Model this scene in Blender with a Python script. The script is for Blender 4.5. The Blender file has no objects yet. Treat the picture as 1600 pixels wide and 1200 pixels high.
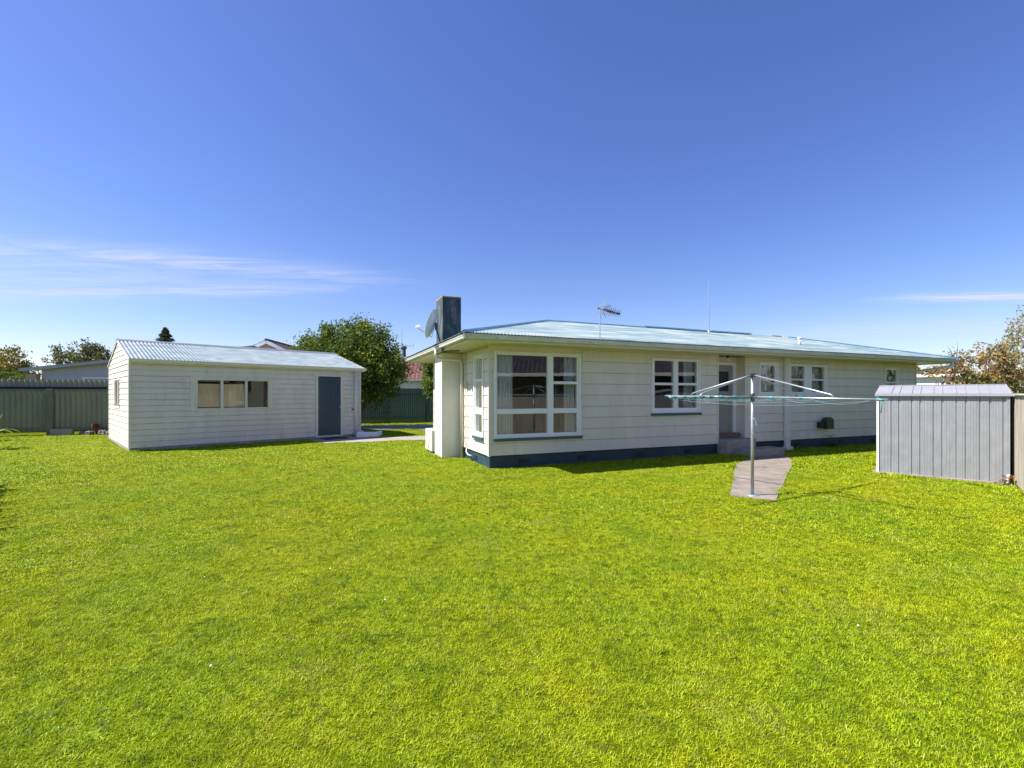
import bpy, math, random
import numpy as np
from mathutils import Vector, Matrix

R = math.radians
rnd = random.Random(7)
scene = bpy.context.scene
COL = scene.collection

# ------------------------------------------------------------------ helpers
class MB:
    """collects faces, then links them as ONE mesh object"""
    def __init__(self):
        self.v = []; self.f = []; self.mi = []; self.cur = 0
    def quad(self, a, b, c, d):
        n = len(self.v); self.v += [tuple(a), tuple(b), tuple(c), tuple(d)]
        self.f.append((n, n+1, n+2, n+3)); self.mi.append(self.cur)
    def poly(self, pts):
        n = len(self.v); self.v += [tuple(p) for p in pts]
        self.f.append(tuple(range(n, n+len(pts)))); self.mi.append(self.cur)
    def box(self, x0, x1, y0, y1, z0, z1, P=None):
        P = P or (lambda x, y, z: (x, y, z))
        c = [P(x, y, z) for z in (z0, z1) for y in (y0, y1) for x in (x0, x1)]
        n = len(self.v); self.v += [tuple(q) for q in c]
        for f in ((0,2,3,1), (4,5,7,6), (0,1,5,4), (2,6,7,3), (0,4,6,2), (1,3,7,5)):
            self.f.append(tuple(n+i for i in f)); self.mi.append(self.cur)
    def bar(self, a, b, w, h, up=(0,0,1)):
        a = Vector(a); b = Vector(b); d = (b-a).normalized(); u = Vector(up)
        s = d.cross(u).normalized()*w/2; t = s.cross(d).normalized()*h/2
        n = len(self.v)
        for p in (a, b):
            self.v += [tuple(p-s-t), tuple(p+s-t), tuple(p+s+t), tuple(p-s+t)]
        for f in ((0,3,2,1), (4,5,6,7), (0,1,5,4), (1,2,6,5), (2,3,7,6), (3,0,4,7)):
            self.f.append(tuple(n+i for i in f)); self.mi.append(self.cur)
    def tube(self, pts, r, n=8, cap=True):
        pts = [Vector(p) for p in pts]
        rs = r if isinstance(r, (list, tuple)) else [r]*len(pts)
        base = len(self.v); prev = None
        for i, p in enumerate(pts):
            d = (pts[min(i+1, len(pts)-1)] - pts[max(i-1, 0)]).normalized()
            if prev is None:
                ref = Vector((0,0,1)) if abs(d.z) < .9 else Vector((1,0,0))
                s = d.cross(ref).normalized()
            else:
                s = (prev - d*prev.dot(d)).normalized()
            prev = s; t = d.cross(s)
            for k in range(n):
                a = 2*math.pi*k/n
                self.v.append(tuple(p + (s*math.cos(a)+t*math.sin(a))*rs[i]))
        for i in range(len(pts)-1):
            for k in range(n):
                a = base+i*n+k; b = base+i*n+(k+1) % n
                self.f.append((a, b, b+n, a+n)); self.mi.append(self.cur)
        if cap:
            self.f.append(tuple(base+k for k in range(n))[::-1]); self.mi.append(self.cur)
            e = base+(len(pts)-1)*n
            self.f.append(tuple(e+k for k in range(n))); self.mi.append(self.cur)
    def lathe(self, c, prof, n=20, axis=None):
        """prof: (radius, height) pairs round an axis through c"""
        c = Vector(c); ax = Vector(axis or (0,0,1)).normalized()
        ref = Vector((0,0,1)) if abs(ax.z) < .9 else Vector((1,0,0))
        s = ax.cross(ref).normalized(); t = ax.cross(s); base = len(self.v)
        for r, h in prof:
            for k in range(n):
                a = 2*math.pi*k/n
                self.v.append(tuple(c+ax*h+(s*math.cos(a)+t*math.sin(a))*r))
        for i in range(len(prof)-1):
            for k in range(n):
                a = base+i*n+k; b = base+i*n+(k+1) % n
                self.f.append((a, b, b+n, a+n)); self.mi.append(self.cur)
    def prism(self, prof, a, b, X, Z):
        """profile (x,z pairs in axes X,Z) swept from a to b"""
        a = Vector(a); b = Vector(b); X = Vector(X); Z = Vector(Z); n = len(prof); base = len(self.v)
        for p in (a, b):
            for x, z in prof: self.v.append(tuple(p+X*x+Z*z))
        for k in range(n):
            j = (k+1) % n
            self.f.append((base+k, base+j, base+n+j, base+n+k)); self.mi.append(self.cur)
        self.f.append(tuple(base+k for k in range(n))[::-1]); self.mi.append(self.cur)
        self.f.append(tuple(base+n+k for k in range(n))); self.mi.append(self.cur)
    def build(self, name, mat, parent=None, smooth=False, bevel=0):
        me = bpy.data.meshes.new(name)
        me.from_pydata(self.v, [], self.f); me.update()
        for m in (mat if isinstance(mat, (list, tuple)) else [mat]): me.materials.append(m)
        if any(self.mi): me.polygons.foreach_set('material_index', self.mi)
        if smooth: me.polygons.foreach_set('use_smooth', [True]*len(me.polygons))
        o = bpy.data.objects.new(name, me); COL.objects.link(o)
        if parent: o.parent = parent
        if bevel:
            b = o.modifiers.new('edge', 'BEVEL'); b.width = bevel; b.segments = 2; b.limit_method = 'ANGLE'
        return o

def tag(o, label=None, cat=None, group=None, kind=None):
    if label: o['label'] = label
    if cat: o['category'] = cat
    if group: o['group'] = group
    if kind: o['kind'] = kind
    return o
def thing(name, label, cat, loc=(0,0,0), rotz=0, group=None):
    o = bpy.data.objects.new(name, None); COL.objects.link(o)
    o.empty_display_size = .1; o.location = loc; o.rotation_euler = (0, 0, rotz)
    return tag(o, label, cat, group)

# ------------------------------------------------------------------ materials
def base_mat(name):
    m = bpy.data.materials.new(name); m.use_nodes = True
    nt = m.node_tree; b = nt.nodes['Principled BSDF']
    return m, nt, b
def N(nt, t, **kw):
    n = nt.nodes.new(t)
    for k, v in kw.items(): setattr(n, k, v)
    return n
def ramp(nt, fac, stops):
    r = N(nt, 'ShaderNodeValToRGB'); e = r.color_ramp.elements
    while len(e) < len(stops): e.new(.5)
    for i, (p, c) in enumerate(stops):
        e[i].position = p; e[i].color = (*c, 1) if len(c) == 3 else c
    nt.links.new(fac, r.inputs[0]); return r.outputs[0]
def noise(nt, vec, scale, detail=4, rough=.55, dist=0):
    n = N(nt, 'ShaderNodeTexNoise'); n.inputs['Scale'].default_value = scale
    n.inputs['Detail'].default_value = detail; n.inputs['Roughness'].default_value = rough
    n.inputs['Distortion'].default_value = dist
    if vec is not None: nt.links.new(vec, n.inputs['Vector'])
    return n.outputs['Fac']
def mapping(nt, scale=(1,1,1), rot=(0,0,0), coord='Object'):
    t = N(nt, 'ShaderNodeTexCoord'); m = N(nt, 'ShaderNodeMapping')
    m.inputs['Scale'].default_value = scale; m.inputs['Rotation'].default_value = rot
    nt.links.new(t.outputs[coord], m.inputs['Vector']); return m.outputs[0]
def mixc(nt, fac, a, b, mode='MIX'):
    n = N(nt, 'ShaderNodeMix', data_type='RGBA', blend_type=mode)
    for s, v in ((n.inputs['Factor'], fac), (n.inputs['A'], a), (n.inputs['B'], b)):
        if hasattr(v, 'links'): nt.links.new(v, s)
        elif isinstance(v, (int, float)): s.default_value = v
        else: s.default_value = (*v, 1)
    return n.outputs['Result']
def bump(nt, b, h, strength=.3, dist=.01):
    n = N(nt, 'ShaderNodeBump'); n.inputs['Strength'].default_value = strength
    n.inputs['Distance'].default_value = dist
    nt.links.new(h, n.inputs['Height']); nt.links.new(n.outputs[0], b.inputs['Normal'])

def paint(name, col, rough=.5, var=.12, scale=(1,1,1), s=3, dirt=None, dirt_amt=.5, grain=60, bstr=.08, metal=0, spec=.5):
    """painted / weathered surface: broad tone variation, blotches of wear, fine grain"""
    m, nt, b = base_mat(name)
    v = mapping(nt, scale)
    n1 = noise(nt, v, s, 5)
    lo = tuple(max(0, c*(1-var)) for c in col); hi = tuple(min(1, c*(1+var)) for c in col)
    c = ramp(nt, n1, [(.3, lo), (.7, hi)])
    if dirt:
        n2 = noise(nt, v, s*2.3, 6, .65)
        f = ramp(nt, n2, [(.52, (0,0,0)), (.75, (dirt_amt,)*3)])
        c = mixc(nt, f, c, dirt)
    nt.links.new(c, b.inputs['Base Color'])
    b.inputs['Roughness'].default_value = rough; b.inputs['Metallic'].default_value = metal
    b.inputs['Specular IOR Level'].default_value = spec
    if bstr:
        g = noise(nt, mapping(nt, (1,1,1)), grain, 3)
        bump(nt, b, g, bstr, .004)
    return m
M = {}
M['cream'] = paint('cream_paint', (.685,.63,.525), .45, .05, (1.6,1.6,.45), 1.4, (.42,.38,.29), .30, 40, .05)
M['cream_render'] = paint('cream_render', (.70,.68,.60), .7, .05, (1,1,1.0), 2, (.5,.47,.38), .2, 90, .15)
M['trim'] = paint('white_trim_paint', (.78,.78,.76), .35, .03, (1,1,1), 3, None, 0, 40, .03)
M['soffit'] = paint('cream_soffit_paint', (.62,.60,.47), .5, .04)
M['gutter'] = paint('weathered_gutter_paint', (.60,.59,.50), .4, .08, (1,1,4), 3, (.22,.22,.16), .7, 50, .05)
M['plinth'] = paint('dark_blue_plinth_paint', (.013,.042,.062), .6, .18, (1,1,2), 1.6, (.05,.085,.10), .5, 70, .2)
M['plinth_vent'] = paint('dark_vent', (.007,.02,.032), .6, .1)
M['sill'] = paint('dark_teal_sill_paint', (.035,.095,.115), .4, .1)
M['interior'] = paint('interior_plaster', (.30,.26,.22), .8, .1, (1,1,1), 1, None, 0, 30, 0)
M['interior_floor'] = paint('interior_carpet', (.10,.07,.05), .9, .1)
M['ridge'] = paint('blue_ridge_paint', (.045,.12,.19), .5, .2, (1,1,1), 3, (.25,.3,.33), .4)
M['concrete'] = paint('aged_concrete', (.30,.275,.25), .85, .15, (1,1,1), 3, (.14,.13,.11), .6, 80, .25)
M['path'] = paint('worn_concrete_path', (.215,.180,.150), .9, .28, (1,1,1), 2.6, (.33,.28,.22), .8, 90, .35)
def cracked(m, scale, width, dark):
    nt = m.node_tree; b = nt.nodes['Principled BSDF']; src = b.inputs['Base Color'].links[0].from_socket
    v = mapping(nt); wv = N(nt, 'ShaderNodeTexNoise'); wv.inputs['Scale'].default_value = 3; nt.links.new(v, wv.inputs['Vector'])
    vv = N(nt, 'ShaderNodeTexVoronoi', feature='DISTANCE_TO_EDGE'); vv.inputs['Scale'].default_value = scale
    nt.links.new(mixc(nt, .12, v, wv.outputs['Color']), vv.inputs['Vector'])
    f = ramp(nt, vv.outputs['Distance'], [(0, (.8,.8,.8)), (width, (0,0,0))]); nt.links.new(mixc(nt, f, src, dark), b.inputs['Base Color'])
cracked(M['path'], .75, .010, (.07,.06,.05))
M['drive'] = paint('worn_concrete_drive', (.30,.265,.235), .9, .14, (1,1,1), 1.4, (.18,.16,.14), .5, 70, .25)
M['white_pipe'] = paint('off_white_pipe', (.68,.67,.63), .35, .05)
M['dish'] = paint('grey_dish_paint', (.68,.70,.69), .4, .08, (1,1,1), 6, (.2,.22,.22), .3)
M['alu'] = paint('dull_aluminium', (.50,.51,.53), .4, .08, (1,1,1), 9, None, 0, 60, .02, .7)
M['aerial'] = paint('tarnished_aerial', (.17,.13,.12), .5, .2, (1,1,1), 9, None, 0, 60, .02, .4)
M['dark_metal'] = paint('dark_metal', (.06,.06,.065), .45, .1)
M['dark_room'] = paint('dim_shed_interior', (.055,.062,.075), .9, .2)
M['rust'] = paint('rusty_brown', (.18,.085,.05), .8, .2)
M['galv'] = paint('galvanised_pipe', (.37,.40,.42), .42, .16, (1,1,.5), 14, (.3,.31,.31), .5, 60, .05, .55)
M['green_box'] = paint('dark_green_plastic', (.012,.040,.033), .4, .1)
M['door_white'] = paint('taupe_door_paint', (.26,.245,.22), .4, .04)
M['wood_brown'] = paint('brown_wood', (.16,.075,.05), .6, .25, (1,8,8), 3)
M['black'] = paint('near_black', (.012,.012,.013), .5, .1)
M['teal'] = paint('teal_cord', (.05,.25,.30), .5, .2)
M['cord'] = paint('pale_washing_line', (.55,.60,.60), .5, .1)
M['shed_wall'] = paint('shed_weatherboard_paint', (.68,.62,.535), .55, .07, (1.5,1.5,.6), 1.3, (.36,.32,.26), .38, 50, .08)
M['shed_door'] = paint('shed_door_blue_paint', (.022,.052,.085), .38, .15, (1,1,.3), 3, (.035,.07,.09), .5)
M['blind'] = paint('beige_board', (.80,.62,.42), .7, .12, (6,1,1), 2)
M['terracotta'] = paint('terracotta', (.24,.095,.05), .8, .2)
M['stone'] = paint('grey_stone', (.13,.12,.11), .9, .3, (1,1,1), 5, (.09,.09,.08), .6, 40, .5)
M['fence_sheet'] = paint('green_fence_sheet', (.205,.225,.155), .55, .14, (1,1,.3), 2, (.20,.20,.13), .35)
M['fence_green'] = paint('green_fence_timber', (.14,.155,.10), .65, .15, (1,1,.4), 2.5, (.17,.12,.06), .35)
M['fence_far'] = paint('deep_green_fence', (.060,.120,.085), .65, .12, (1,1,.4), 2)
M['fence_gap_shade'] = paint('shaded_timber_rail', (.012,.015,.025), .8, .2)  # timber colour taken near black, with the gap's shadow painted in
M['paling'] = paint('weathered_paling', (.41,.365,.295), .85, .35, (5,5,.25), 4, (.11,.09,.075), .8, 50, .3)
M['post_wood'] = paint('pale_fence_post', (.55,.50,.39), .85, .15, (3,3,.4), 4, (.25,.2,.14), .4, 50, .3)
M['grey_wall'] = paint('lilac_grey_cladding', (.47,.43,.52), .6, .05)
M['grey_trim'] = paint('grey_roof_edge', (.38,.37,.40), .6, .06)
M['brick_pale'] = paint('pale_brick', (.42,.30,.22), .85, .12, (1,1,1), 3)
M['white_wall'] = paint('white_wall_paint', (.80,.80,.80), .6, .03)
M['bark'] = paint('grey_brown_bark', (.16,.12,.09), .9, .3, (1,1,.3), 9, (.08,.07,.05), .5, 30, .5)
M['bark_pale'] = paint('pale_bark', (.42,.35,.28), .85, .2, (1,1,.3), 7, (.2,.16,.12), .5, 30, .4)
M['mat'] = paint('brown_coir', (.06,.035,.025), .95, .25)
M['dirt'] = paint('bare_dry_soil', (.36,.28,.20), .95, .2, (1,1,1), 6, (.2,.16,.10), .5, 60, .5)
M['curtain'] = None

def glass(name, refl=.10, tint=(.92,.95,.95)):
    m = bpy.data.materials.new(name); m.use_nodes = True; nt = m.node_tree; nt.nodes.clear()
    o = N(nt, 'ShaderNodeOutputMaterial'); mx = N(nt, 'ShaderNodeMixShader')
    t = N(nt, 'ShaderNodeBsdfTransparent'); t.inputs[0].default_value = (*tint, 1)
    g = N(nt, 'ShaderNodeBsdfGlossy'); g.inputs['Roughness'].default_value = .0
    fr = N(nt, 'ShaderNodeFresnel'); fr.inputs['IOR'].default_value = 1.5
    a = N(nt, 'ShaderNodeMath', operation='MULTIPLY_ADD'); a.inputs[1].default_value = .75; a.inputs[2].default_value = refl-.06
    a.use_clamp = True
    w = noise(nt, mapping(nt), 1.3, 1); bp = N(nt, 'ShaderNodeBump'); bp.inputs['Strength'].default_value = .02
    bp.inputs['Distance'].default_value = .02
    nt.links.new(w, bp.inputs['Height']); nt.links.new(bp.outputs[0], g.inputs['Normal'])
    nt.links.new(fr.outputs[0], a.inputs[0]); nt.links.new(a.outputs[0], mx.inputs[0])
    nt.links.new(t.outputs[0], mx.inputs[1]); nt.links.new(g.outputs[0], mx.inputs[2]); nt.links.new(mx.outputs[0], o.inputs[0])
    return m
M['glass'] = glass('window_glass', .15)
M['glass_dull'] = glass('dusty_window_glass', .07, (.93,.93,.92))
m, nt, b = base_mat('net_curtain'); b.inputs['Base Color'].default_value = (.88,.90,.86,1); b.inputs['Roughness'].default_value = .9
tr = N(nt, 'ShaderNodeBsdfTranslucent'); tr.inputs[0].default_value = (.85,.88,.85,1)
mx = N(nt, 'ShaderNodeMixShader'); mx.inputs[0].default_value = .4
nt.links.new(b.outputs[0], mx.inputs[1]); nt.links.new(tr.outputs[0], mx.inputs[2])
nt.links.new(mx.outputs[0], nt.nodes['Material Output'].inputs[0]); M['curtain'] = m

# faded pale blue corrugated iron: worn streaks of white and blue
def iron(name, c0, c1, c2, scl, rough=.42, metal=.25):
    m, nt, b = base_mat(name)
    v = mapping(nt, scl)
    n1 = noise(nt, v, 2.2, 8, .68, .6); n2 = noise(nt, mapping(nt, (.8,.8,.8)), 1.1, 5)
    c = ramp(nt, n1, [(.38, c0), (.5, c1), (.60, c2)])
    f = ramp(nt, n2, [(.35, (0,0,0)), (.75, (.3,.3,.3))])
    c = mixc(nt, f, c, c1)
    n3 = noise(nt, mapping(nt, (1,1,1)), 5.0, 8, .75)
    f3 = ramp(nt, n3, [(.68, (0,0,0)), (.80, (.35,.35,.35))]); c = mixc(nt, f3, c, (.30,.22,.17))
    nt.links.new(c, b.inputs['Base Color']); b.inputs['Roughness'].default_value = rough; b.inputs['Metallic'].default_value = metal
    return m
M['roof_blue'] = iron('faded_blue_roof_iron', (.065,.13,.155), (.155,.218,.236), (.28,.315,.32), (.30, 1.5, 1.5), .6, 0)
M['roof_shed'] = iron('pale_blue_shed_iron', (.10,.155,.18), (.175,.225,.245), (.27,.295,.305), (.8, 1.6, 1.6), .55, .1)
M['roof_grey'] = iron('grey_roof_iron', (.07,.06,.065), (.10,.09,.095), (.14,.13,.135), (1,1,1))
# weathered chimney: blue paint, pale bloom and lichen
m, nt, b = base_mat('weathered_blue_chimney')
v = mapping(nt, (2,2,.8)); n1 = noise(nt, v, 2.5, 8, .7)
c = ramp(nt, n1, [(.35, (.018,.038,.054)), (.50, (.042,.070,.088)), (.66, (.19,.195,.19))])
f = ramp(nt, noise(nt, mapping(nt, (1,1,1)), 4.0, 8, .7), [(.52, (0,0,0)), (.62, (.8,.8,.8))]); c = mixc(nt, f, c, (.085,.07,.045))
nt.links.new(c, b.inputs['Base Color']); b.inputs['Roughness'].default_value = .9
bump(nt, b, noise(nt, mapping(nt), 30, 4), .4, .01); M['chimney'] = m
M['lichen'] = paint('ochre_lichen', (.30,.24,.07), .95, .4, (1,1,1), 9, (.12,.10,.06), .7, 60, .5)
# galvanised sheet of the garden shed
m, nt, b = base_mat('galvanised_sheet')
v = mapping(nt, (1,1,.5)); n1 = noise(nt, v, 7, 7, .7); n2 = noise(nt, mapping(nt, (30,30,.25)), 2.0, 3)
c = ramp(nt, n1, [(.3, (.25,.257,.277)), (.7, (.32,.327,.347))]); c = mixc(nt, ramp(nt, n2, [(.4, (0,0,0)), (.7, (.4,.4,.4))]), c, (.42,.43,.455))
c = mixc(nt, ramp(nt, noise(nt, mapping(nt, (1,1,.6)), 2.2, 9, .8), [(.66, (0,0,0)), (.76, (.45,.45,.45))]), c, (.22,.20,.19))
nt.links.new(c, b.inputs['Base Color']); b.inputs['Roughness'].default_value = .5; b.inputs['Metallic'].default_value = .35
bump(nt, b, noise(nt, mapping(nt, (1,1,.6)), 3.5, 4), .45, .03); M['galv_sheet'] = m
M['galv_roof'] = paint('sunlit_galvanised_roof', (.315,.315,.335), .55, .08, (1,1,1), 3, (.24,.24,.255), .4, 50, .05, .1)  # lighter copy of the shed metal, sunlight on the roof put into its colour
# concrete-tile roofs
def tiles(name, c0, c1):
    m, nt, b = base_mat(name)
    n1 = noise(nt, mapping(nt, (4,4,4)), 3, 4); c = ramp(nt, n1, [(.3, c0), (.7, c1)])
    w = N(nt, 'ShaderNodeTexWave'); w.inputs['Scale'].default_value = 1.0; nt.links.new(mapping(nt, (1,0,0)), w.inputs['Vector'])
    w.inputs['Scale'].default_value = 1.1
    nt.links.new(c, b.inputs['Base Color']); b.inputs['Roughness'].default_value = .8
    bump(nt, b, w.outputs['Fac'], .9, .04); return m
M['tile_red'] = tiles('red_roof_tile', (.125,.045,.033), (.185,.075,.055))
M['tile_brown'] = tiles('brown_roof_tile', (.085,.042,.036), (.13,.068,.055))

def leafmat(name, stops, trans=.3, rough=.55, world=None, spec=.35):
    m, nt, b = base_mat(name)
    a = N(nt, 'ShaderNodeAttribute'); a.attribute_name = 'tone'
    c = ramp(nt, a.outputs['Fac'], stops)
    if world: c = world(nt, c)
    nt.links.new(c, b.inputs['Base Color']); b.inputs['Roughness'].default_value = rough
    b.inputs['Specular IOR Level'].default_value = spec
    t = N(nt, 'ShaderNodeBsdfTranslucent'); nt.links.new(c, t.inputs[0])
    mx = N(nt, 'ShaderNodeMixShader'); mx.inputs[0].default_value = trans
    nt.links.new(b.outputs[0], mx.inputs[1]); nt.links.new(t.outputs[0], mx.inputs[2])
    nt.links.new(mx.outputs[0], nt.nodes['Material Output'].inputs[0]); return m
def lawn_world(nt, c):
    g = N(nt, 'ShaderNodeNewGeometry')
    n1 = noise(nt, g.outputs['Position'], .55, 5, .65); n2 = noise(nt, g.outputs['Position'], 2.6, 4, .65)
    f1 = ramp(nt, n1, [(.40, (0,0,0)), (.60, (.7,.7,.7))]); c = mixc(nt, f1, c, (.50,.515,.006))
    f2 = ramp(nt, n2, [(.32, (.55,.55,.55)), (.52, (0,0,0))]); c = mixc(nt, f2, c, (.10,.20,.005))
    n4 = noise(nt, g.outputs['Position'], 14, 3, .6); f4 = ramp(nt, n4, [(.34, (.75,.75,.75)), (.50, (0,0,0))]); c = mixc(nt, f4, c, (.07,.13,.006))
    n3 = noise(nt, g.outputs['Position'], 1.3, 6, .72)
    f3 = ramp(nt, n3, [(.55, (0,0,0)), (.75, (.6,.6,.6))]); c = mixc(nt, f3, c, (.40,.36,.10))
    n5 = noise(nt, g.outputs['Position'], 5.5, 5, .7); f5 = ramp(nt, n5, [(.60, (0,0,0)), (.72, (.65,.65,.65))]); c = mixc(nt, f5, c, (.34,.27,.13))
    return c
M['grass'] = leafmat('lawn_blades', [(0, (.085,.165,.005)), (.3, (.22,.335,.006)), (.6, (.39,.52,.008)), (.93, (.58,.67,.012)), (1, (.60,.52,.24))], .36, .5, lawn_world, .22)
M['leaf_dark'] = leafmat('glossy_dark_leaf', [(0, (.042,.078,.014)), (.45, (.100,.150,.022)), (.8, (.20,.25,.030)), (1, (.36,.38,.05))], .32, .6, None, .18)
M['leaf_gold'] = leafmat('yellow_green_leaf', [(0, (.06,.07,.015)), (.45, (.16,.14,.02)), (1, (.36,.25,.04))], .3)
M['leaf_olive'] = leafmat('olive_leaf', [(0, (.05,.065,.02)), (.5, (.11,.12,.03)), (1, (.22,.19,.05))], .3)
M['leaf_rust'] = leafmat('rusty_autumn_leaf', [(0, (.10,.115,.03)), (.35, (.20,.17,.045)), (.7, (.36,.18,.06)), (1, (.46,.30,.15))], .3)
M['leaf_gold_brown'] = leafmat('golden_brown_leaf', [(0, (.13,.14,.045)), (.4, (.28,.22,.06)), (.75, (.42,.25,.08)), (1, (.52,.34,.15))], .35)
M['leaf_willow'] = leafmat('thin_grey_green_leaf', [(0, (.16,.17,.07)), (.5, (.31,.27,.11)), (1, (.48,.35,.18))], .3)
M['needle'] = leafmat('dark_needles', [(0, (.04,.065,.04)), (1, (.12,.16,.085))], .1)
M['leaf_lime'] = leafmat('lime_leaf', [(0, (.10,.20,.01)), (1, (.40,.42,.02))], .4)
M['leaf_dry'] = leafmat('dry_fern_leaf', [(0, (.16,.08,.03)), (1, (.40,.22,.09))], .25)
M['flower'] = paint('white_petal', (.8,.8,.78), .6, .02)
m, nt, b = base_mat('lawn_soil')
g = N(nt, 'ShaderNodeNewGeometry')
c = ramp(nt, noise(nt, g.outputs['Position'], 9, 6, .7), [(.3, (.045,.060,.003)), (.6, (.12,.15,.005)), (.8, (.12,.09,.02))])
nt.links.new(c, b.inputs['Base Color']); b.inputs['Roughness'].default_value = 1; b.inputs['Specular IOR Level'].default_value = 0; M['soil'] = m

# ------------------------------------------------------------------ camera, sun, sky
CAM_H = 1.65
cam = bpy.data.cameras.new('camera'); co = bpy.data.objects.new('camera', cam); COL.objects.link(co)
cam.sensor_width = 36; cam.lens = 728/1600*36; cam.shift_x = -15/1600; cam.shift_y = 16.7/1600
cam.clip_start = .05; cam.clip_end = 3000
co.location = (0, 0, CAM_H); co.rotation_euler = (R(90), 0, 0); scene.camera = co

EL, AZ = R(51), R(260)                     # compass azimuth clockwise from +Y
s = Vector((math.sin(AZ)*math.cos(EL), math.cos(AZ)*math.cos(EL), math.sin(EL)))
sd = bpy.data.lights.new('sun', 'SUN'); sd.energy = 5.0; sd.angle = R(.5); sd.color = (1, .955, .88)
so = bpy.data.objects.new('sun', sd); COL.objects.link(so)
so.rotation_euler = s.to_track_quat('Z', 'Y').to_euler(); so.location = s*60

w = bpy.data.worlds.new('World'); scene.world = w; w.use_nodes = True; nt = w.node_tree; nt.nodes.clear()
out = N(nt, 'ShaderNodeOutputWorld'); bg = N(nt, 'ShaderNodeBackground'); bg.inputs['Strength'].default_value = .084
sky = N(nt, 'ShaderNodeTexSky', sky_type='NISHITA'); sky.sun_disc = False; sky.sun_elevation = EL; sky.sun_rotation = AZ
sky.air_density = 1.0; sky.dust_density = .5; sky.ozone_density = 2.2
# cirrus: streaks on a high cloud layer (direction projected on a plane overhead)
tc = N(nt, 'ShaderNodeTexCoord'); sx = N(nt, 'ShaderNodeSeparateXYZ'); nt.links.new(tc.outputs['Generated'], sx.inputs[0])
def mth(op, a, b=None, c=None, clamp=False):
    n = N(nt, 'ShaderNodeMath', operation=op); n.use_clamp = clamp
    for i, v in enumerate((a, b, c)):
        if v is None: continue
        if hasattr(v, 'links'): nt.links.new(v, n.inputs[i])
        else: n.inputs[i].default_value = v
    return n.outputs[0]
zz = mth('MAXIMUM', sx.outputs['Z'], .02); qx = mth('DIVIDE', sx.outputs['X'], zz); qy = mth('DIVIDE', sx.outputs['Y'], zz)
def streak(x0, y0, slope, wdt, xa, xb, amt):
    yc = mth('MULTIPLY_ADD', mth('SUBTRACT', qx, x0), slope, y0)
    d = mth('DIVIDE', mth('SUBTRACT', qy, yc), wdt); g_ = mth('POWER', 2.718, mth('MULTIPLY', mth('MULTIPLY', d, d), -1))
    mr = N(nt, 'ShaderNodeMapRange', interpolation_type='SMOOTHSTEP'); nt.links.new(qx, mr.inputs[0])
    mr.inputs[1].default_value = xa; mr.inputs[2].default_value = xb
    return mth('MULTIPLY', mth('MULTIPLY', g_, mr.outputs[0]), amt)
cm = N(nt, 'ShaderNodeCombineXYZ'); nt.links.new(mth('MULTIPLY', qx, .55), cm.inputs[0]); nt.links.new(mth('MULTIPLY', qy, 2.6), cm.inputs[1])
nz = noise(nt, cm.outputs[0], 1.9, 10, .68, .9)
nzr = ramp(nt, nz, [(.36, (0,0,0)), (.66, (1,1,1))])
tot = mth('ADD', streak(-.97, 4.05, .36, .30, -.5, -2.0, .5), streak(-1.77, 4.36, -.09, .24, -1.0, -2.8, .52))
tot = mth('ADD', tot, streak(-2.5, 3.9, .0, .75, -.9, -3.6, .45))
tot = mth('ADD', tot, streak(4.4, 4.80, -.05, .2, 3.4, 4.6, 1.3))
tot = mth('ADD', tot, streak(4.4, 7.2, -.05, 1.2, 3.0, 5.5, .55))
fac = mth('MULTIPLY', tot, mth('MULTIPLY_ADD', nzr, .88, .12), clamp=True)
hs = N(nt, 'ShaderNodeHueSaturation'); hs.inputs['Saturation'].default_value = 1.20; hs.inputs['Hue'].default_value = .506
tint = mixc(nt, 1.0, sky.outputs[0], (.96, .93, 1.04), 'MULTIPLY'); tint = mixc(nt, 1.0, tint, (.10, .07, .25), 'ADD'); nt.links.new(tint, hs.inputs['Color'])
skyc = mixc(nt, fac, hs.outputs[0], (4.5, 4.8, 5.9))
nt.links.new(skyc, bg.inputs['Color']); nt.links.new(bg.outputs[0], out.inputs[0])
scene.view_settings.view_transform = 'Standard'; scene.view_settings.look = 'None'
scene.view_settings.exposure = 1.0; scene.view_settings.gamma = 1
scene.cycles.max_bounces = 8; scene.cycles.transparent_max_bounces = 12
scene.cycles.use_denoising = True
scene.cycles.sample_clamp_indirect = 6

# ------------------------------------------------------------------ frames of the buildings
HO = Vector((-.716, 10.328, 0)); HR = R(23)
SO = Vector((-11.317, 13.451, 0)); SR = R(46.4)
MO = Vector((7.515, 9.822, 0)); MR = R(-41.67)
def loc2w(o, r, x, y): c, s_ = math.cos(r), math.sin(r); return (o.x+c*x-s_*y, o.y+s_*x+c*y)

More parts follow.
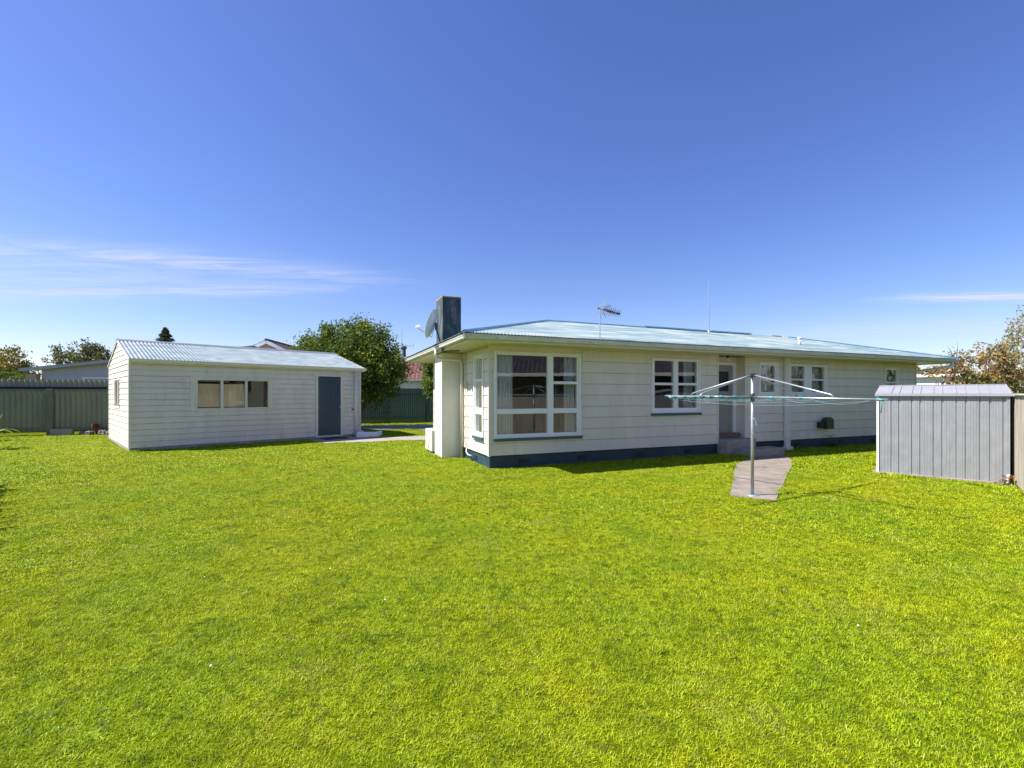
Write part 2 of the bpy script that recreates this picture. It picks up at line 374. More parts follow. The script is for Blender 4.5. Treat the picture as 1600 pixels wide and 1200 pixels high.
# ------------------------------------------------------------------ building pieces
def boards(mb, P, s0, s1, z0, z1, pitch, holes=(), d1=.022, d0=.006, gap=.007, joints=False):
    z = z0
    while z < z1-1e-4:
        ze = min(z+pitch, z1)
        cuts = sorted({z, ze} | {q for h in holes for q in h[2:4] if z+1e-4 < q < ze-1e-4})
        for a, b in zip(cuts, cuts[1:]):
            iv = [(s0, s1)]
            for h in holes:
                if h[2] <= a+1e-4 and h[3] >= b-1e-4:
                    nv = []
                    for p, q in iv:
                        if h[1] <= p or h[0] >= q: nv.append((p, q)); continue
                        if h[0] > p: nv.append((p, h[0]))
                        if h[1] < q: nv.append((h[1], q))
                    iv = nv
            oa = d1+(d0-d1)*(a-z)/pitch; ob = d1+(d0-d1)*(b-z)/pitch
            for p, q in iv:
                if a == z and gap:
                    g_ = min(gap, (b-a)*.5)
                    mb.quad(P(p, a, -.02), P(q, a, -.02), P(q, a+g_, -.02), P(p, a+g_, -.02))
                    mb.quad(P(p, a+g_, oa), P(q, a+g_, oa), P(q, a+g_, -.02), P(p, a+g_, -.02))
                    mb.quad(P(p, a, d0), P(q, a, d0), P(q, a, -.02), P(p, a, -.02))
                    mb.quad(P(p, a+g_, oa), P(q, a+g_, oa), P(q, b, ob), P(p, b, ob))
                    continue
                mb.quad(P(p, a, oa), P(q, a, oa), P(q, b, ob), P(p, b, ob))
                if a == z and d1 != d0: mb.quad(P(p, a, oa), P(q, a, oa), P(q, a, -.02), P(p, a, -.02))
        if joints and ze-z > pitch*.9:
            k = s0+rnd.uniform(.8, 4.5)
            while k < s1-.4:
                if not any(h[0]-.05 < k < h[1]+.05 and h[2] < ze and h[3] > z for h in holes):
                    mb.quad(P(k-.011, z+gap, d1+.002), P(k+.011, z+gap, d1+.002), P(k+.011, ze-.002, d0+.003), P(k-.011, ze-.002, d0+.003))
                k += rnd.uniform(3.0, 5.4)
        z += pitch
def sheet(mb, P, s0, s1, z0, z1, holes, o):
    boards(mb, P, s0, s1, z0, z1, z1-z0, holes, o, o, 0)

def window(root, P, x0, x1, z0, z1, cols, mat_frame, mat_glass, sill=None, cw=.055, depth=.09, proud=.045):
    """cols: list of (xa, xb, [(za, zb), ...]) of glass openings"""
    B = lambda mb, a, b, c, d, o0, o1: mb.box(a, b, o0, o1, c, d, lambda x, o, z: P(x, z, o))
    fr = MB()
    B(fr, x0, x0+cw, z0, z1, -depth, proud); B(fr, x1-cw, x1, z0, z1, -depth, proud)
    B(fr, x0+cw, x1-cw, z1-cw, z1, -depth, proud); B(fr, x0+cw, x1-cw, z0, z0+cw*.8, -depth, proud)
    a0, a1, c0, c1 = x0+cw, x1-cw, z0+cw*.8, z1-cw
    xe = [a0]+[e for c in cols for e in c[:2]]+[a1]
    for i in range(0, len(xe), 2):
        if xe[i+1]-xe[i] > .004: B(fr, xe[i], xe[i+1], c0, c1, -depth*.8, proud-.022)
    for xa, xb, panes in cols:
        ze = [c0]+[e for p in panes for e in p]+[c1]
        for i in range(0, len(ze), 2):
            if ze[i+1]-ze[i] > .004: B(fr, xa, xb, ze[i], ze[i+1], -depth*.8, proud-.025)
    w_ = fr.build('window', mat_frame, root, bevel=.004)
    for xa, xb, panes in cols:
        for za, zb in panes:
            gl = MB(); gl.quad(P(xa, za, -.02), P(xb, za, -.02), P(xb, zb, -.02), P(xa, zb, -.02)); gl.build('pane', mat_glass, w_)
    if sill:
        sl = MB(); B(sl, x0-.02, x1+.02, z0-.065, z0-.003, -.01, proud+.035); sl.build('sill', sill, w_, bevel=.006)
    return w_

def corrugated(mb, O, U, W, Nn, L, lo, hi, wave=.076, amp=.009, res=6):
    O = Vector(O); U = Vector(U); W = Vector(W); Nn = Vector(Nn)
    n = max(2, int(L/wave*res)); prev = None
    for i in range(n+1):
        a = L*i/n; o = O+U*a+Nn*(amp*math.sin(2*math.pi*a/wave))
        p = (o+W*lo(a), o+W*max(hi(a), lo(a)+1e-4))
        if prev is not None: mb.quad(prev[0], p[0], p[1], prev[1])
        prev = p

def curtain(P, o, x0, x1, z0, z1, label, folds=7, amp=.03, root=None, group=None):
    mb = MB(); n = folds*8; prev = None
    ph = rnd.random()*6
    for i in range(n+1):
        t = i/n; x = x0+(x1-x0)*t; d = o+amp*math.sin(t*folds*6.283+ph)+amp*.4*math.sin(t*folds*2.3*6.283+1)
        p = (P(x+.01*math.sin(t*40), z0, d*1.0+.01), P(x, (z0+z1)/2, d), P(x, z1, o+.5*(d-o)))
        if prev: mb.quad(prev[0], p[0], p[1], prev[1]); mb.quad(prev[1], p[1], p[2], prev[2])
        prev = p
    ob = mb.build('curtain', M['curtain'], None, smooth=True)
    ob.location = root.location; ob.rotation_euler = root.rotation_euler
    return tag(ob, label, 'curtain', group)

# ------------------------------------------------------------------ THE HOUSE
house = thing('house', 'cream weatherboard house with pale blue corrugated roof and dark blue foundation', 'house', HO, HR)
HL, HD = 16.0, 5.6
PF = lambda s_, z, o: (s_, -o, z)
PL = lambda s_, z, o: (-o, s_, z)
PR = lambda s_, z, o: (HL+o, s_, z)
PB = lambda s_, z, o: (s_, HD+o, z)
Z0, ZT, PITCH = .284, 2.755, .2705
W1 = (.10, 2.32, .67, 2.625); W2 = (4.42, 6.03, 1.17, 2.60); W3 = (8.25, 9.05, 1.62, 2.61)
W4 = (9.53, 11.22, 1.62, 2.58); W5 = (14.19, 14.94, 1.62, 2.585); WS = (.34, 1.06, .67, 2.58)
REC = (6.69, 7.73, Z0, ZT)
fh = [W1, W2, W3, W4, W5, REC]
wall = MB()
boards(wall, PF, 0, HL, Z0, ZT, PITCH, fh, .023, .006, .008, joints=True); boards(wall, PL, 0, HD, Z0, ZT, PITCH, [WS])
boards(wall, PR, 0, HD, Z0, ZT, PITCH); boards(wall, PB, 0, HL, Z0, ZT, PITCH)
for cx_, cy_ in ((0, 0), (HL, 0), (0, HD), (HL, HD)):
    wall.box(cx_-.026, cx_+.026, cy_-.026, cy_+.026, Z0-.01, ZT)
wall.box(.03, 2.33, -.0245, -.001, W1[3]+.002, ZT-.002)            # flat panel over the corner window
wall.box(2.345, 2.365, -.028, -.001, Z0+1.0, ZT-.003)              # joint strip
# recess returns and back
RD = .28
wall.quad((REC[0], 0, Z0), (REC[0], RD, Z0), (REC[0], RD, ZT), (REC[0], 0, ZT)); wall.quad((REC[1], 0, Z0), (REC[1], RD, Z0), (REC[1], RD, ZT), (REC[1], 0, ZT))
DX0, DX1, DZ0, DZ1 = 6.83, 7.56, .56, 2.50
sheet(wall, lambda s_, z, o: (s_, RD-o, z), REC[0], REC[1], Z0, ZT, [(DX0, DX1, DZ0, DZ1)], 0)
for x in (REC[0], REC[1]): wall.box(x-.02, x+.02, -.027, .02, Z0, ZT)
wall.build('wall', M['cream'], house)
inn = MB()
sheet(inn, PF, .1, HL-.1, .4, ZT-.02, [W1, W2, W3, W4, W5, (6.6, 7.8, .4, ZT)], -.1); sheet(inn, PL, .1, HD-.1, .4, ZT-.02, [WS], -.1)
for x in (4.0, 6.65, 7.8, 9.3, 11.6): inn.quad((x, .3, .4), (x, 4.2, .4), (x, 4.2, ZT-.02), (x, .3, ZT-.02))
inn.quad((.1, 4.2, .4), (HL-.1, 4.2, .4), (HL-.1, 4.2, ZT-.02), (.1, 4.2, ZT-.02)); inn.quad((HL-.1, .1, .4), (HL-.1, HD, .4), (HL-.1, HD, ZT-.02), (HL-.1, .1, ZT-.02))
inn.quad((.1, .1, ZT-.02), (HL-.1, .1, ZT-.02), (HL-.1, HD, ZT-.02), (.1, HD, ZT-.02))
inn.cur = 1; inn.quad((.1, .1, .5), (HL-.1, .1, .5), (HL-.1, HD, .5), (.1, HD, .5))
inn.build('interior', [M['interior'], M['interior_floor']], house)
pl = MB()
pl.box(.02, 6.69, .02, .14, -.1, Z0-.012); pl.box(7.73, HL-.02, .02, .14, -.1, Z0-.012)
pl.box(.02, .14, .141, HD-.02, -.1, Z0-.012); pl.box(HL-.14, HL-.02, .141, HD-.02, -.1, Z0-.012); pl.box(.141, HL-.141, HD-.14, HD-.02, -.1, Z0-.012)
plo = pl.build('foundation', M['plinth'], house)
for x in (.73, 2.26, 3.95, 5.55, 8.35, 9.85, 11.9, 13.6):
    v_ = MB(); v_.box(x, x+.24, .004, .03, .085, .18)
    for k in range(3): v_.box(x+.015, x+.225, -.003, .003, .098+k*.028, .110+k*.028)
    v_.build('vent', M['plinth_vent'], plo)
v_ = MB(); v_.box(.004, .03, .95, 1.19, .085, .18); v_.build('vent', M['plinth_vent'], plo)
# roof
EX0, EX1, EY0, EY1, EZ = -.80, HL+.85, -.80, HD+.8, 2.905
HALF = (EY1-EY0)/2; PT = R(15); cp, sp = math.cos(PT), math.sin(PT); LX, LY = EX1-EX0, EY1-EY0
rf = MB(); ov = -.035
lim = lambda L: (lambda a: min(HALF, a, L-a)/cp)
corrugated(rf, (EX0, EY0, EZ), (1,0,0), (0,cp,sp), (0,-sp,cp), LX, lambda a: ov, lim(LX))
corrugated(rf, (EX1, EY1, EZ), (-1,0,0), (0,-cp,sp), (0,sp,cp), LX, lambda a: ov, lim(LX))
corrugated(rf, (EX0, EY1, EZ), (0,-1,0), (cp,0,sp), (-sp,0,cp), LY, lambda a: ov, lim(LY))
corrugated(rf, (EX1, EY0, EZ), (0,1,0), (-cp,0,sp), (sp,0,cp), LY, lambda a: ov, lim(LY))
rfo = rf.build('roof', M['roof_blue'], house)
RZ = EZ+HALF*math.tan(PT); A0 = Vector((EX0+HALF, EY0+HALF, RZ)); A1 = Vector((EX1-HALF, EY0+HALF, RZ))
rc = MB(); cap = [(-.12,-.035), (-.075,.004), (-.03,.028), (0,.036), (.03,.028), (.075,.004), (.12,-.035), (0,-.01)]
mid = A0.lerp(A1, .343)
rc.prism(cap, A0, mid, (0,1,0), (0,0,1)); rc.prism(cap, mid+Vector((0,0,.03)), A0.lerp(A1, .80)+Vector((0,0,.03)), (0,1,0), (0,0,1))
for a, b in (((EX0, EY0, EZ+.01), A0), ((EX0, EY1, EZ+.01), A0), ((EX1, EY0, EZ+.01), A1), ((EX1, EY1, EZ+.01), A1)):
    d = (Vector(b)-Vector(a)).normalized(); sdv = d.cross(Vector((0,0,1))).normalized(); rc.prism(cap, a, b, sdv, sdv.cross(d))
rc.build('ridge_cap', M['ridge'], rfo)
so_ = MB(); so_.box(EX0+.12, EX1-.12, EY0+.12, EY1-.12, ZT+.002, ZT+.022); so_.build('soffit', M['soffit'], house)
fa = MB(); fz0, fz1 = ZT-.02, EZ-.03
fa.box(EX0+.10, EX1-.10, EY0+.095, EY0+.12, fz0, fz1); fa.box(EX0+.10, EX1-.10, EY1-.12, EY1-.095, fz0, fz1)
fa.box(EX0+.095, EX0+.12, EY0+.121, EY1-.121, fz0, fz1); fa.box(EX1-.12, EX1-.095, EY0+.121, EY1-.121, fz0, fz1)
fa.build('fascia', M['soffit'], house)
gp = [(0,.10), (-.004,.0), (-.06,-.005), (-.085,.015), (-.09,.05), (-.10,.07), (-.102,.10), (-.092,.10), (-.08,.05), (-.06,.01), (-.012,.01), (-.01,.10)]
gu = MB(); gz = EZ-.125
gu.prism(gp, (EX0-.008, EY0+.094, gz), (EX1+.008, EY0+.094, gz), (0,1,0), (0,0,1)); gu.prism(gp, (EX0-.008, EY1-.094, gz), (EX1+.008, EY1-.094, gz), (0,-1,0), (0,0,1))
gu.prism(gp, (EX0+.094, EY0-.007, gz), (EX0+.094, EY1+.007, gz), (1,0,0), (0,0,1)); gu.prism(gp, (EX1-.094, EY0-.007, gz), (EX1-.094, EY1+.007, gz), (-1,0,0), (0,0,1))
gu.build('gutter', M['gutter'], house)
# windows
T = M['trim']; G = M['glass']
window(house, PF, *W1, [(.175, 1.43, [(.76,1.215), (1.33,2.545)]), (1.58, 2.215, [(.76,1.215), (1.33,1.90), (1.965,2.545)])], T, G, M['sill'])
window(house, PF, *W2, [(4.515, 5.13, [(1.30,1.90), (1.965,2.535)]), (5.29, 5.93, [(1.30,1.90), (1.965,2.535)])], T, G, M['sill'])
window(house, PF, *W3, [(8.345, 8.92, [(1.735,2.06), (2.12,2.505)])], T, G)
window(house, PF, *W4, [(9.62, 10.195, [(1.735,2.085), (2.135,2.51)]), (10.535, 11.11, [(1.735,2.085), (2.135,2.51)])], T, G)
window(house, PF, *W5, [(14.29, 14.85, [(1.735,2.04), (2.095,2.50)])], T, G)
window(house, PL, *WS, [(.405, .965, [(.76,1.19), (1.335,1.96), (2.02,2.49)])], T, G, M['sill'])
G1 = 'white curtains inside the cream house'
curtain(PF, -.15, .20, .62, .62, 2.6, 'white gathered curtain behind the widest pane of the big corner window', 6, root=house, group=G1)
curtain(PF, -.15, 1.93, 2.27, .62, 2.6, 'white gathered curtain behind the narrow pane column of the big corner window', 5, root=house, group=G1)
curtain(PL, -.22, .70, 1.02, .62, 2.55, 'white curtain in the narrow side window beside the chimney', 5, root=house, group=G1)
curtain(PF, -.20, 5.66, 5.98, 1.1, 2.56, 'white curtain inside the four-pane window between corner window and back door', 5, root=house, group=G1)
curtain(PF, -.16, 8.30, 9.0, 1.6, 2.56, 'white net curtain filling the small window between back door and wall downpipe', 9, .015, root=house, group=G1)
curtain(PF, -.16, 9.58, 11.17, 1.6, 2.54, 'pale net sheet standing in for frosted glass in the twin-sash window above the dark green utility box', 12, .01, root=house, group=G1)  # added sheet imitating greyish frosted panes, no real curtain here
curtain(PF, -.20, 14.62, 14.9, 1.6, 2.54, 'pale curtain in the far small window above the metal shed roof', 4, root=house, group=G1)
# back door in its recess
PD = lambda s_, z, o: (s_, RD-o, z)
dr = MB(); bx = lambda mb, a, b, c, d, o0, o1: mb.box(a, b, o0, o1, c, d, lambda x, o, z: PD(x, z, o))
gx0, gx1, gz0, gz1 = 6.96, 7.43, 1.75, 2.32
bx(dr, DX0, gx0, DZ0, DZ1, -.06, -.02); bx(dr, gx1, DX1, DZ0, DZ1, -.06, -.02); bx(dr, gx0, gx1, DZ0, gz0, -.06, -.021); bx(dr, gx0, gx1, gz1, DZ1, -.06, -.021)
dr.box(DX0+.01, DX1-.01, RD+.014, RD+.02, 1.60, 1.66)
door = dr.build('door', M['door_white'], house, bevel=.003)
df = MB(); bx(df, DX0-.08, DX0, Z0+.2, DZ1+.08, -.03, .035); bx(df, DX1, DX1+.08, Z0+.2, DZ1+.08, -.03, .035); bx(df, DX0, DX1, DZ1, DZ1+.08, -.03, .034); df.build('door_frame', T, door)
dg = MB(); bx(dg, gx0, gx1, gz0, gz1, -.05, -.035); dg.build('door_glass', M['black'], door)
dh = MB(); dh.tube([PD(DX1-.07, 1.52, -.02), PD(DX1-.07, 1.52, .04), PD(DX1-.15, 1.52, .04)], .009); dh.build('handle', M['alu'], door)
th = MB(); bx(th, DX0-.09, DX1+.06, .47, .555, -.05, .20); th.build('threshold', M['wood_brown'], door)
st = MB(); st.box(6.70, 7.78, -.34, RD-.01, -.05, .42); st.box(6.95, 8.25, -.85, -.341, -.05, .195); st.build('doorstep', M['concrete'], house, bevel=.02)
lt = MB(); bcx, bcy = 7.13, .06; lt.lathe((bcx, bcy, ZT), [(.0,0), (.035,0), (.03,-.05), (.02,-.075), (.0,-.075)], 14); lamp = lt.build('porch_light', M['black'], house, smooth=True)
lb = MB(); lb.lathe((bcx, bcy, ZT-.073), [(.015,0), (.03,-.025), (.036,-.05), (.028,-.08), (.0,-.092)], 14); lb.build('bulb', M['trim'], lamp, smooth=True)
# chimney: cream lower stack outside the side wall, blue upper stack through the eaves
ch = MB(); ch.box(-.56, -.001, 2.16, 2.97, -.05, 2.74)
cho = ch.build('chimney', M['cream_render'], house, bevel=.012)
cu = MB(); cu.box(-.53, -.03, 2.19, 2.94, 2.741, 4.19); cu.build('chimney_stack', M['chimney'], cho, bevel=.015)
cl = MB(); cl.box(-.535, -.025, 2.185, 2.945, 4.191, 4.235); cl.build('chimney_cap', M['lichen'], cho, bevel=.012)
# downpipes
def downpipe(name, pts, r, mat): 
    d = MB(); d.tube(pts, r, 10); return d.build(name, mat, house, smooth=True)
downpipe('downpipe', [(EX0+.04, 1.95, 2.80), (EX0+.045, 1.95, 2.66), (EX0+.10, 1.96, 2.58), (EX0+.2, 1.97, 2.56), (-.18, 2.0, 2.55), (-.085, 2.0, 2.52), (-.065, 2.0, 2.42), (-.065, 2.0, 0)], .04, M['cream'])
d = MB(); d.box(9.28, 9.48, -.105, -.024, .10, ZT-.002); d.box(9.24, 9.52, -.16, -.0, -.02, .10); d.build('downpipe', M['cream_render'], house, bevel=.01)
downpipe('downpipe', [(EX1-.18, EY0+.04, 2.80), (EX1-.18, EY0+.045, 2.66), (EX1-.22, EY0+.10, 2.62), (HL+.12, -.05, 2.49), (HL+.06, .0, 2.46), (HL+.06, .06, 2.38), (HL+.06, .06, .0)], .04, M['trim'])
downpipe('conduit', [(-.045, 1.62, 2.0), (-.045, 1.62, .32), (-.06, 1.6, .25), (-.09, 1.5, .21), (-.10, 1.30, .17), (-.03, 1.2, .15)], .014, M['white_pipe'])
downpipe('conduit', [(-.04, 1.72, 2.7), (-.04, 1.72, .0)], .008, M['alu'])
tp = MB(); tp.tube([(11.3, .0, .345), (11.3, -.10, .345), (11.32, -.12, .31)], .012); tp.tube([(11.36, -.09, .375), (11.50, -.09, .38)], .008); tp.build('tap', M['rust'], house)
vt = MB(); vy = .45; vz = EZ+(vy-EY0)*math.tan(PT); vx = 10.62
vt.tube([(vx, vy, vz-.05), (vx, vy, vz+.20)], .045, 14); vt.lathe((vx, vy, vz+.19), [(.0,.06), (.05,.055), (.065,.03), (.065,0), (.045,0)], 14); vt.build('roof_vent', M['trim'], house, smooth=True)
for q, (ax, bx_) in enumerate(((.915, .95),)):
    rr = MB(); p = A0.lerp(A1, ax); p2 = A0.lerp(A1, bx_); rr.prism(cap, p+Vector((0,0,.006)), p2+Vector((0,0,.006)), (0,1,0), (0,0,1)); rr.build('ridge_flashing', M['rust'], rfo)

# things fixed on or standing by the house
def hw(x, y): return loc2w(HO, HR, x, y)
ub = thing('utility_box', 'small dark green rounded box fixed low on the cream wall below the twin-sash window', 'utility box', (*hw(10.98, -.03), .60), HR)
u_ = MB(); prof = [(.0,-.01), (.0,.20)]+[(.17-.17*math.cos(a), .20+.15*math.sin(a)) for a in np.linspace(.2, math.pi-.2, 9)]+[(.34,.20), (.34,-.01)]
u_.prism([(x-.05, z) for x, z in prof], (0, -.02, 0), (0, -.20, 0), (1,0,0), (0,0,1)); u_.build('cover', M['green_box'], ub, bevel=.015)
u_ = MB(); u_.box(-.23, -.055, -.14, -.0, .02, .20); u_.build('bracket', M['black'], ub, bevel=.01)
hp = thing('heat_pump', 'cream outdoor heat pump unit standing beside the chimney', 'heat pump', (*hw(-.45, 3.55), 0), HR)
h_ = MB(); h_.box(-.17, .17, -.42, .42, .06, .66); h_.build('casing', M['cream_render'], hp, bevel=.02)
h_ = MB(); h_.lathe((-.172, .08, .36), [(.0,.0), (.25,.0), (.25,-.012), (.0,-.012)], 24, (1,0,0))
hg = h_.build('fan_grille', M['gutter'], hp)
for a_ in (-.36, .28):
    h_ = MB(); h_.box(-.14, .14, a_, a_+.08, .0, .059); h_.build('foot', M['black'], hp)
# satellite dish: pole bracket on the side fascia, back of the dish towards the camera
dx, dy, dz = -.86, 1.75, 3.40
sdp = thing('satellite_dish', 'grey satellite dish on a bent bracket at the house eave by the chimney', 'satellite dish', (*hw(EX0+.05, 1.35), 2.75), HR)
bo = Vector((EX0+.05, 1.35, 2.75)); lp = lambda x, y, z: (x-bo.x, y-bo.y, z-bo.z)
nrm = Vector((-.86, .42, .30)).normalized()
cD = Vector(lp(dx, dy, dz))
m_ = MB(); rad = .37
m_.lathe(cD, [(.0,.0)]+[(rad*k/8, .075*(k/8)**2) for k in range(1, 9)]+[(rad+.008,.07), (rad*.97,.063)]+[(rad*k/8, .075*(k/8)**2-.008) for k in range(7, 0, -1)]+[(.0,-.008)], 36, nrm)
m_.build('dish', M['dish'], sdp, smooth=True)
lnb = cD+nrm*.42+Vector((-.02,0,-.20)); m_ = MB(); lowr = cD+Vector((0,0,-1))*rad*.9+nrm*.05
m_.tube([cD-nrm*.03, lowr, lnb], .011); m_.build('feed_arm', M['alu'], sdp)
m_ = MB(); m_.tube([lnb+Vector((-.02,0,.02)), lnb+Vector((-.02,0,.02))+(cD-lnb).normalized()*.10], [.03,.024], 12); m_.tube([lnb-Vector((0,.07,0)), lnb+Vector((0,.07,.01))], .022, 10); m_.build('feed_horn', M['trim'], sdp)
m_ = MB(); m_.tube([(0,0,.02), (-.02,.06,.16), (-.03,.22,.36), cD-nrm*.06-Vector((0,0,.08))], .02, 10); m_.tube([cD-nrm*.07-Vector((0,0,.12)), cD-nrm*.07+Vector((0,0,.06))], .035, 10); m_.build('bracket', M['dark_metal'], sdp)
m_ = MB(); m_.bar((0,0,-.05), (.42,-.10,-.03), .03, .03); m_.box(-.03, .01, -.10, .10, -.06, .06); m_.build('mount', M['dark_metal'], sdp)
# television aerial on the front gutter
ax_, ay_ = 2.42, EY0+.10
ae = thing('television_aerial', 'thin television aerial with many short rods on a mast at the front gutter', 'aerial', (*hw(ax_, ay_), 2.80), HR)
m_ = MB(); m_.tube([(.0,.06,-.06), (0,0,.0), (0,0,.86)], .012, 8); m_.build('mast', M['alu'], ae)
bd = Vector((.97, -.05, -.16)).normalized(); b0 = Vector((0, -.03, .80))
m_ = MB(); m_.tube([b0-bd*.05, b0+bd*.50], .009, 6); m_.box(-.075, -.045, -.05, -.01, .79, .83); m_.build('boom', M['rust'], ae)
m_ = MB(); sd_ = Vector((0, 1, 0)); upv = Vector((.15, 0, .98))
for k, t in enumerate((.10, .15, .20, .25, .30, .36, .43, .49)):
    c_ = b0+bd*t; hl = .15 if k < 3 else .10
    for sg in (-1, 1): m_.tube([c_+sd_*.0, c_+(sd_*.55*sg+upv*.8)*hl], .0065, 5); m_.tube([c_, c_+(sd_*.55*sg-upv*.8)*hl*.8], .0065, 5)
    m_.box(c_.x-.02, c_.x+.02, c_.y-.02, c_.y+.02, c_.z-.022, c_.z+.022)
m_.build('rod', M['aerial'], ae)
m_ = MB()
for sg in (-1, 1):
    for k in range(6):
        q = b0+bd*.02+Vector((.03+.016*k, 0, sg*(.05+.026*k))); m_.tube([q-sd_*.17, q+sd_*.17], .003, 5)
    for yy in (-.15, 0, .15): m_.tube([b0+sd_*yy+Vector((.03,0,sg*.03)), b0+sd_*yy+Vector((.14,0,sg*.19))], .0035, 5)
m_.build('reflector', M['alu'], ae)
wx = A0.lerp(A1, .60); wh = thing('whip_antenna', 'tall thin vertical whip antenna rising from the house roof ridge', 'antenna', (*hw(wx.x, wx.y-.1), wx.z-.03), HR)
m_ = MB(); m_.tube([(0,0,0), (0,0,.5), (0,0,1.85)], [.022,.016,.012], 6); m_.build('rod', M['alu'], wh)
m_ = MB(); m_.box(-.05, .05, -.05, .05, -.02, .06); m_.build('base', M['trim'], wh)

# ------------------------------------------------------------------ SLEEP-OUT / WORKSHOP ON THE LEFT
SL, SDp, SZ0, SZT, SRZ = 7.07, 5.1, .09, 2.70, 3.40
shed = thing('workshop', 'long off white weatherboard outbuilding with pale corrugated gable roof and blue door', 'outbuilding', SO, SR)
SF = PF; SLft = PL
SRt = lambda s_, z, o: (SL+o, s_, z); SB = lambda s_, z, o: (s_, SDp+o, z)
SW = (1.585, 3.71, 1.175, 2.15); SDo = (5.34, 6.32, .09, 2.38); SWE = (2.12, 3.35, 1.2, 2.16)
wl = MB(); SP = .1755
boards(wl, SF, 0, SL, SZ0, SZT, SP, [SW, SDo], .024, .004, .013, joints=True)
boards(wl, SLft, 0, SDp, SZ0, SZT, SP, [SWE], .02, .004, .010)
boards(wl, SRt, 0, SDp, SZ0, SZT, SP, [], .02, .004); boards(wl, SB, 0, SL, SZ0, SZT, SP, [], .02, .004)
for P in (SLft, SRt):                                             # gable ends above the eaves
    z = SZT; hf = SDp/2
    while z < SRZ-.03:
        ze = min(z+SP, SRZ-.03); k = lambda zz: hf*(1-(zz-SZT)/(SRZ-SZT))
        a, b = k(z), k(ze)
        wl.quad(P(hf-a, z, .02), P(hf+a, z, .02), P(hf+b, ze, .004), P(hf-b, ze, .004)); wl.quad(P(hf-a, z, .02), P(hf+a, z, .02), P(hf+a, z, -.02), P(hf-a, z, -.02)); z += SP
for cx_, cy_ in ((0,0), (SL,0), (0,SDp), (SL,SDp)): wl.box(cx_-.03, cx_+.03, cy_-.03, cy_+.03, SZ0, SZT)
wl.build('wall', M['shed_wall'], shed)
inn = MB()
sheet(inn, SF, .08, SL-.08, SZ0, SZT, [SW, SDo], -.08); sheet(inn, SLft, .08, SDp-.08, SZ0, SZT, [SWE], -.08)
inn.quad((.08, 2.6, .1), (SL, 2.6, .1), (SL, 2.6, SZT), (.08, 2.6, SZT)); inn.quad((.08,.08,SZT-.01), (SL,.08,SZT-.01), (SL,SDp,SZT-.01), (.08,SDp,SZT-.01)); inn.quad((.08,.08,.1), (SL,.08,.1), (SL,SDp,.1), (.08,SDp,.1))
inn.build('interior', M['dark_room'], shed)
fb = MB(); fb.box(-.01, SL+.01, -.012, SDp+.01, -.05, SZ0-.004); fb.build('foundation', M['concrete'], shed, bevel=.01)
hf = SDp/2+.16; sl_ = math.atan2(SRZ-SZT, SDp/2); cs, sn = math.cos(sl_), math.sin(sl_); ez = SRZ+.035-hf*math.tan(sl_)
rf = MB()
corrugated(rf, (-.05, SDp/2-hf, ez), (1,0,0), (0,cs,sn), (0,-sn,cs), SL+.19, lambda a: 0, lambda a: hf/cs, .1, .009)
corrugated(rf, (SL+.14, SDp/2+hf, ez), (-1,0,0), (0,-cs,sn), (0,sn,cs), SL+.19, lambda a: 0, lambda a: hf/cs, .1, .009)
rfo = rf.build('roof', M['roof_shed'], shed)
rc = MB(); rc.prism(cap, (-.06, SDp/2, SRZ+.045), (SL+.15, SDp/2, SRZ+.045), (0,1,0), (0,0,1)); rc.build('ridge_cap', M['galv'], rfo)
for x in (-.035, SL+.12):
    bg_ = MB()
    for sg in (-1, 1): bg_.bar((x, SDp/2+sg*hf, ez-.022), (x, SDp/2, SRZ+.012), .02, .06)
    bg_.build('barge_board', M['shed_wall'], shed)
gu = MB(); gu.prism(gp, (-.04, SDp/2-hf+.05, ez-.10), (SL+.18, SDp/2-hf+.05, ez-.10), (0,1,0), (0,0,1)); gu.build('gutter', M['cream'], shed)
fs = MB(); fs.box(-.03, SL+.1, SDp/2-hf+.055, SDp/2-hf+.075, ez-.14, ez-.01); fs.build('fascia', M['shed_wall'], shed)
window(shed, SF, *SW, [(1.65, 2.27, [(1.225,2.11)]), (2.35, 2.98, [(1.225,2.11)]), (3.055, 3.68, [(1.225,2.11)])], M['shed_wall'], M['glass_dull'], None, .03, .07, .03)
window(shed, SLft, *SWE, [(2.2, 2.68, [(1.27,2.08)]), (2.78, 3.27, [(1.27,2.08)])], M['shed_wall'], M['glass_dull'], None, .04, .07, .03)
tr_ = MB(); B_ = lambda a, b, c, d, o0, o1: tr_.box(a, b, -o1, -o0, c, d)
B_(1.45, 1.584, 1.12, 2.21, .0, .028); B_(3.711, 3.83, 1.12, 2.21, .0, .028); B_(1.585, 3.71, 2.151, 2.21, .0, .028); B_(1.585, 3.71, 1.12, 1.174, .0, .028)
B_(1.40, 3.88, 2.211, 2.235, .0, .05)
tr_.build('window_surround', M['shed_wall'], shed)
sd2 = MB(); sd2.box(5.40, 6.26, -.012, .03, .12, 2.33)
for k in range(8): sd2.box(5.40+k*.1075+.004, 5.40+(k+1)*.1075-.004, -.021, -.0121, .125, 2.325)
sdo = sd2.build('door', M['shed_door'], shed, bevel=.003)
f_ = MB(); f_.box(5.30, 5.395, -.045, .02, .08, 2.335); f_.box(6.265, 6.36, -.045, .02, .08, 2.335); f_.box(5.24, 6.42, -.05, .02, 2.336, 2.40); f_.box(5.30, 6.36, -.06, .05, .06, .115); f_.build('door_frame', M['shed_wall'], sdo)
f_ = MB(); f_.tube([(6.20, -.02, 1.18), (6.20, -.07, 1.18)], .012); f_.lathe((6.20, -.09, 1.18), [(.0,-.025), (.02,-.018), (.027,0), (.02,.018), (0,.022)], 12, (0,1,0)); f_.build('handle', M['alu'], sdo)
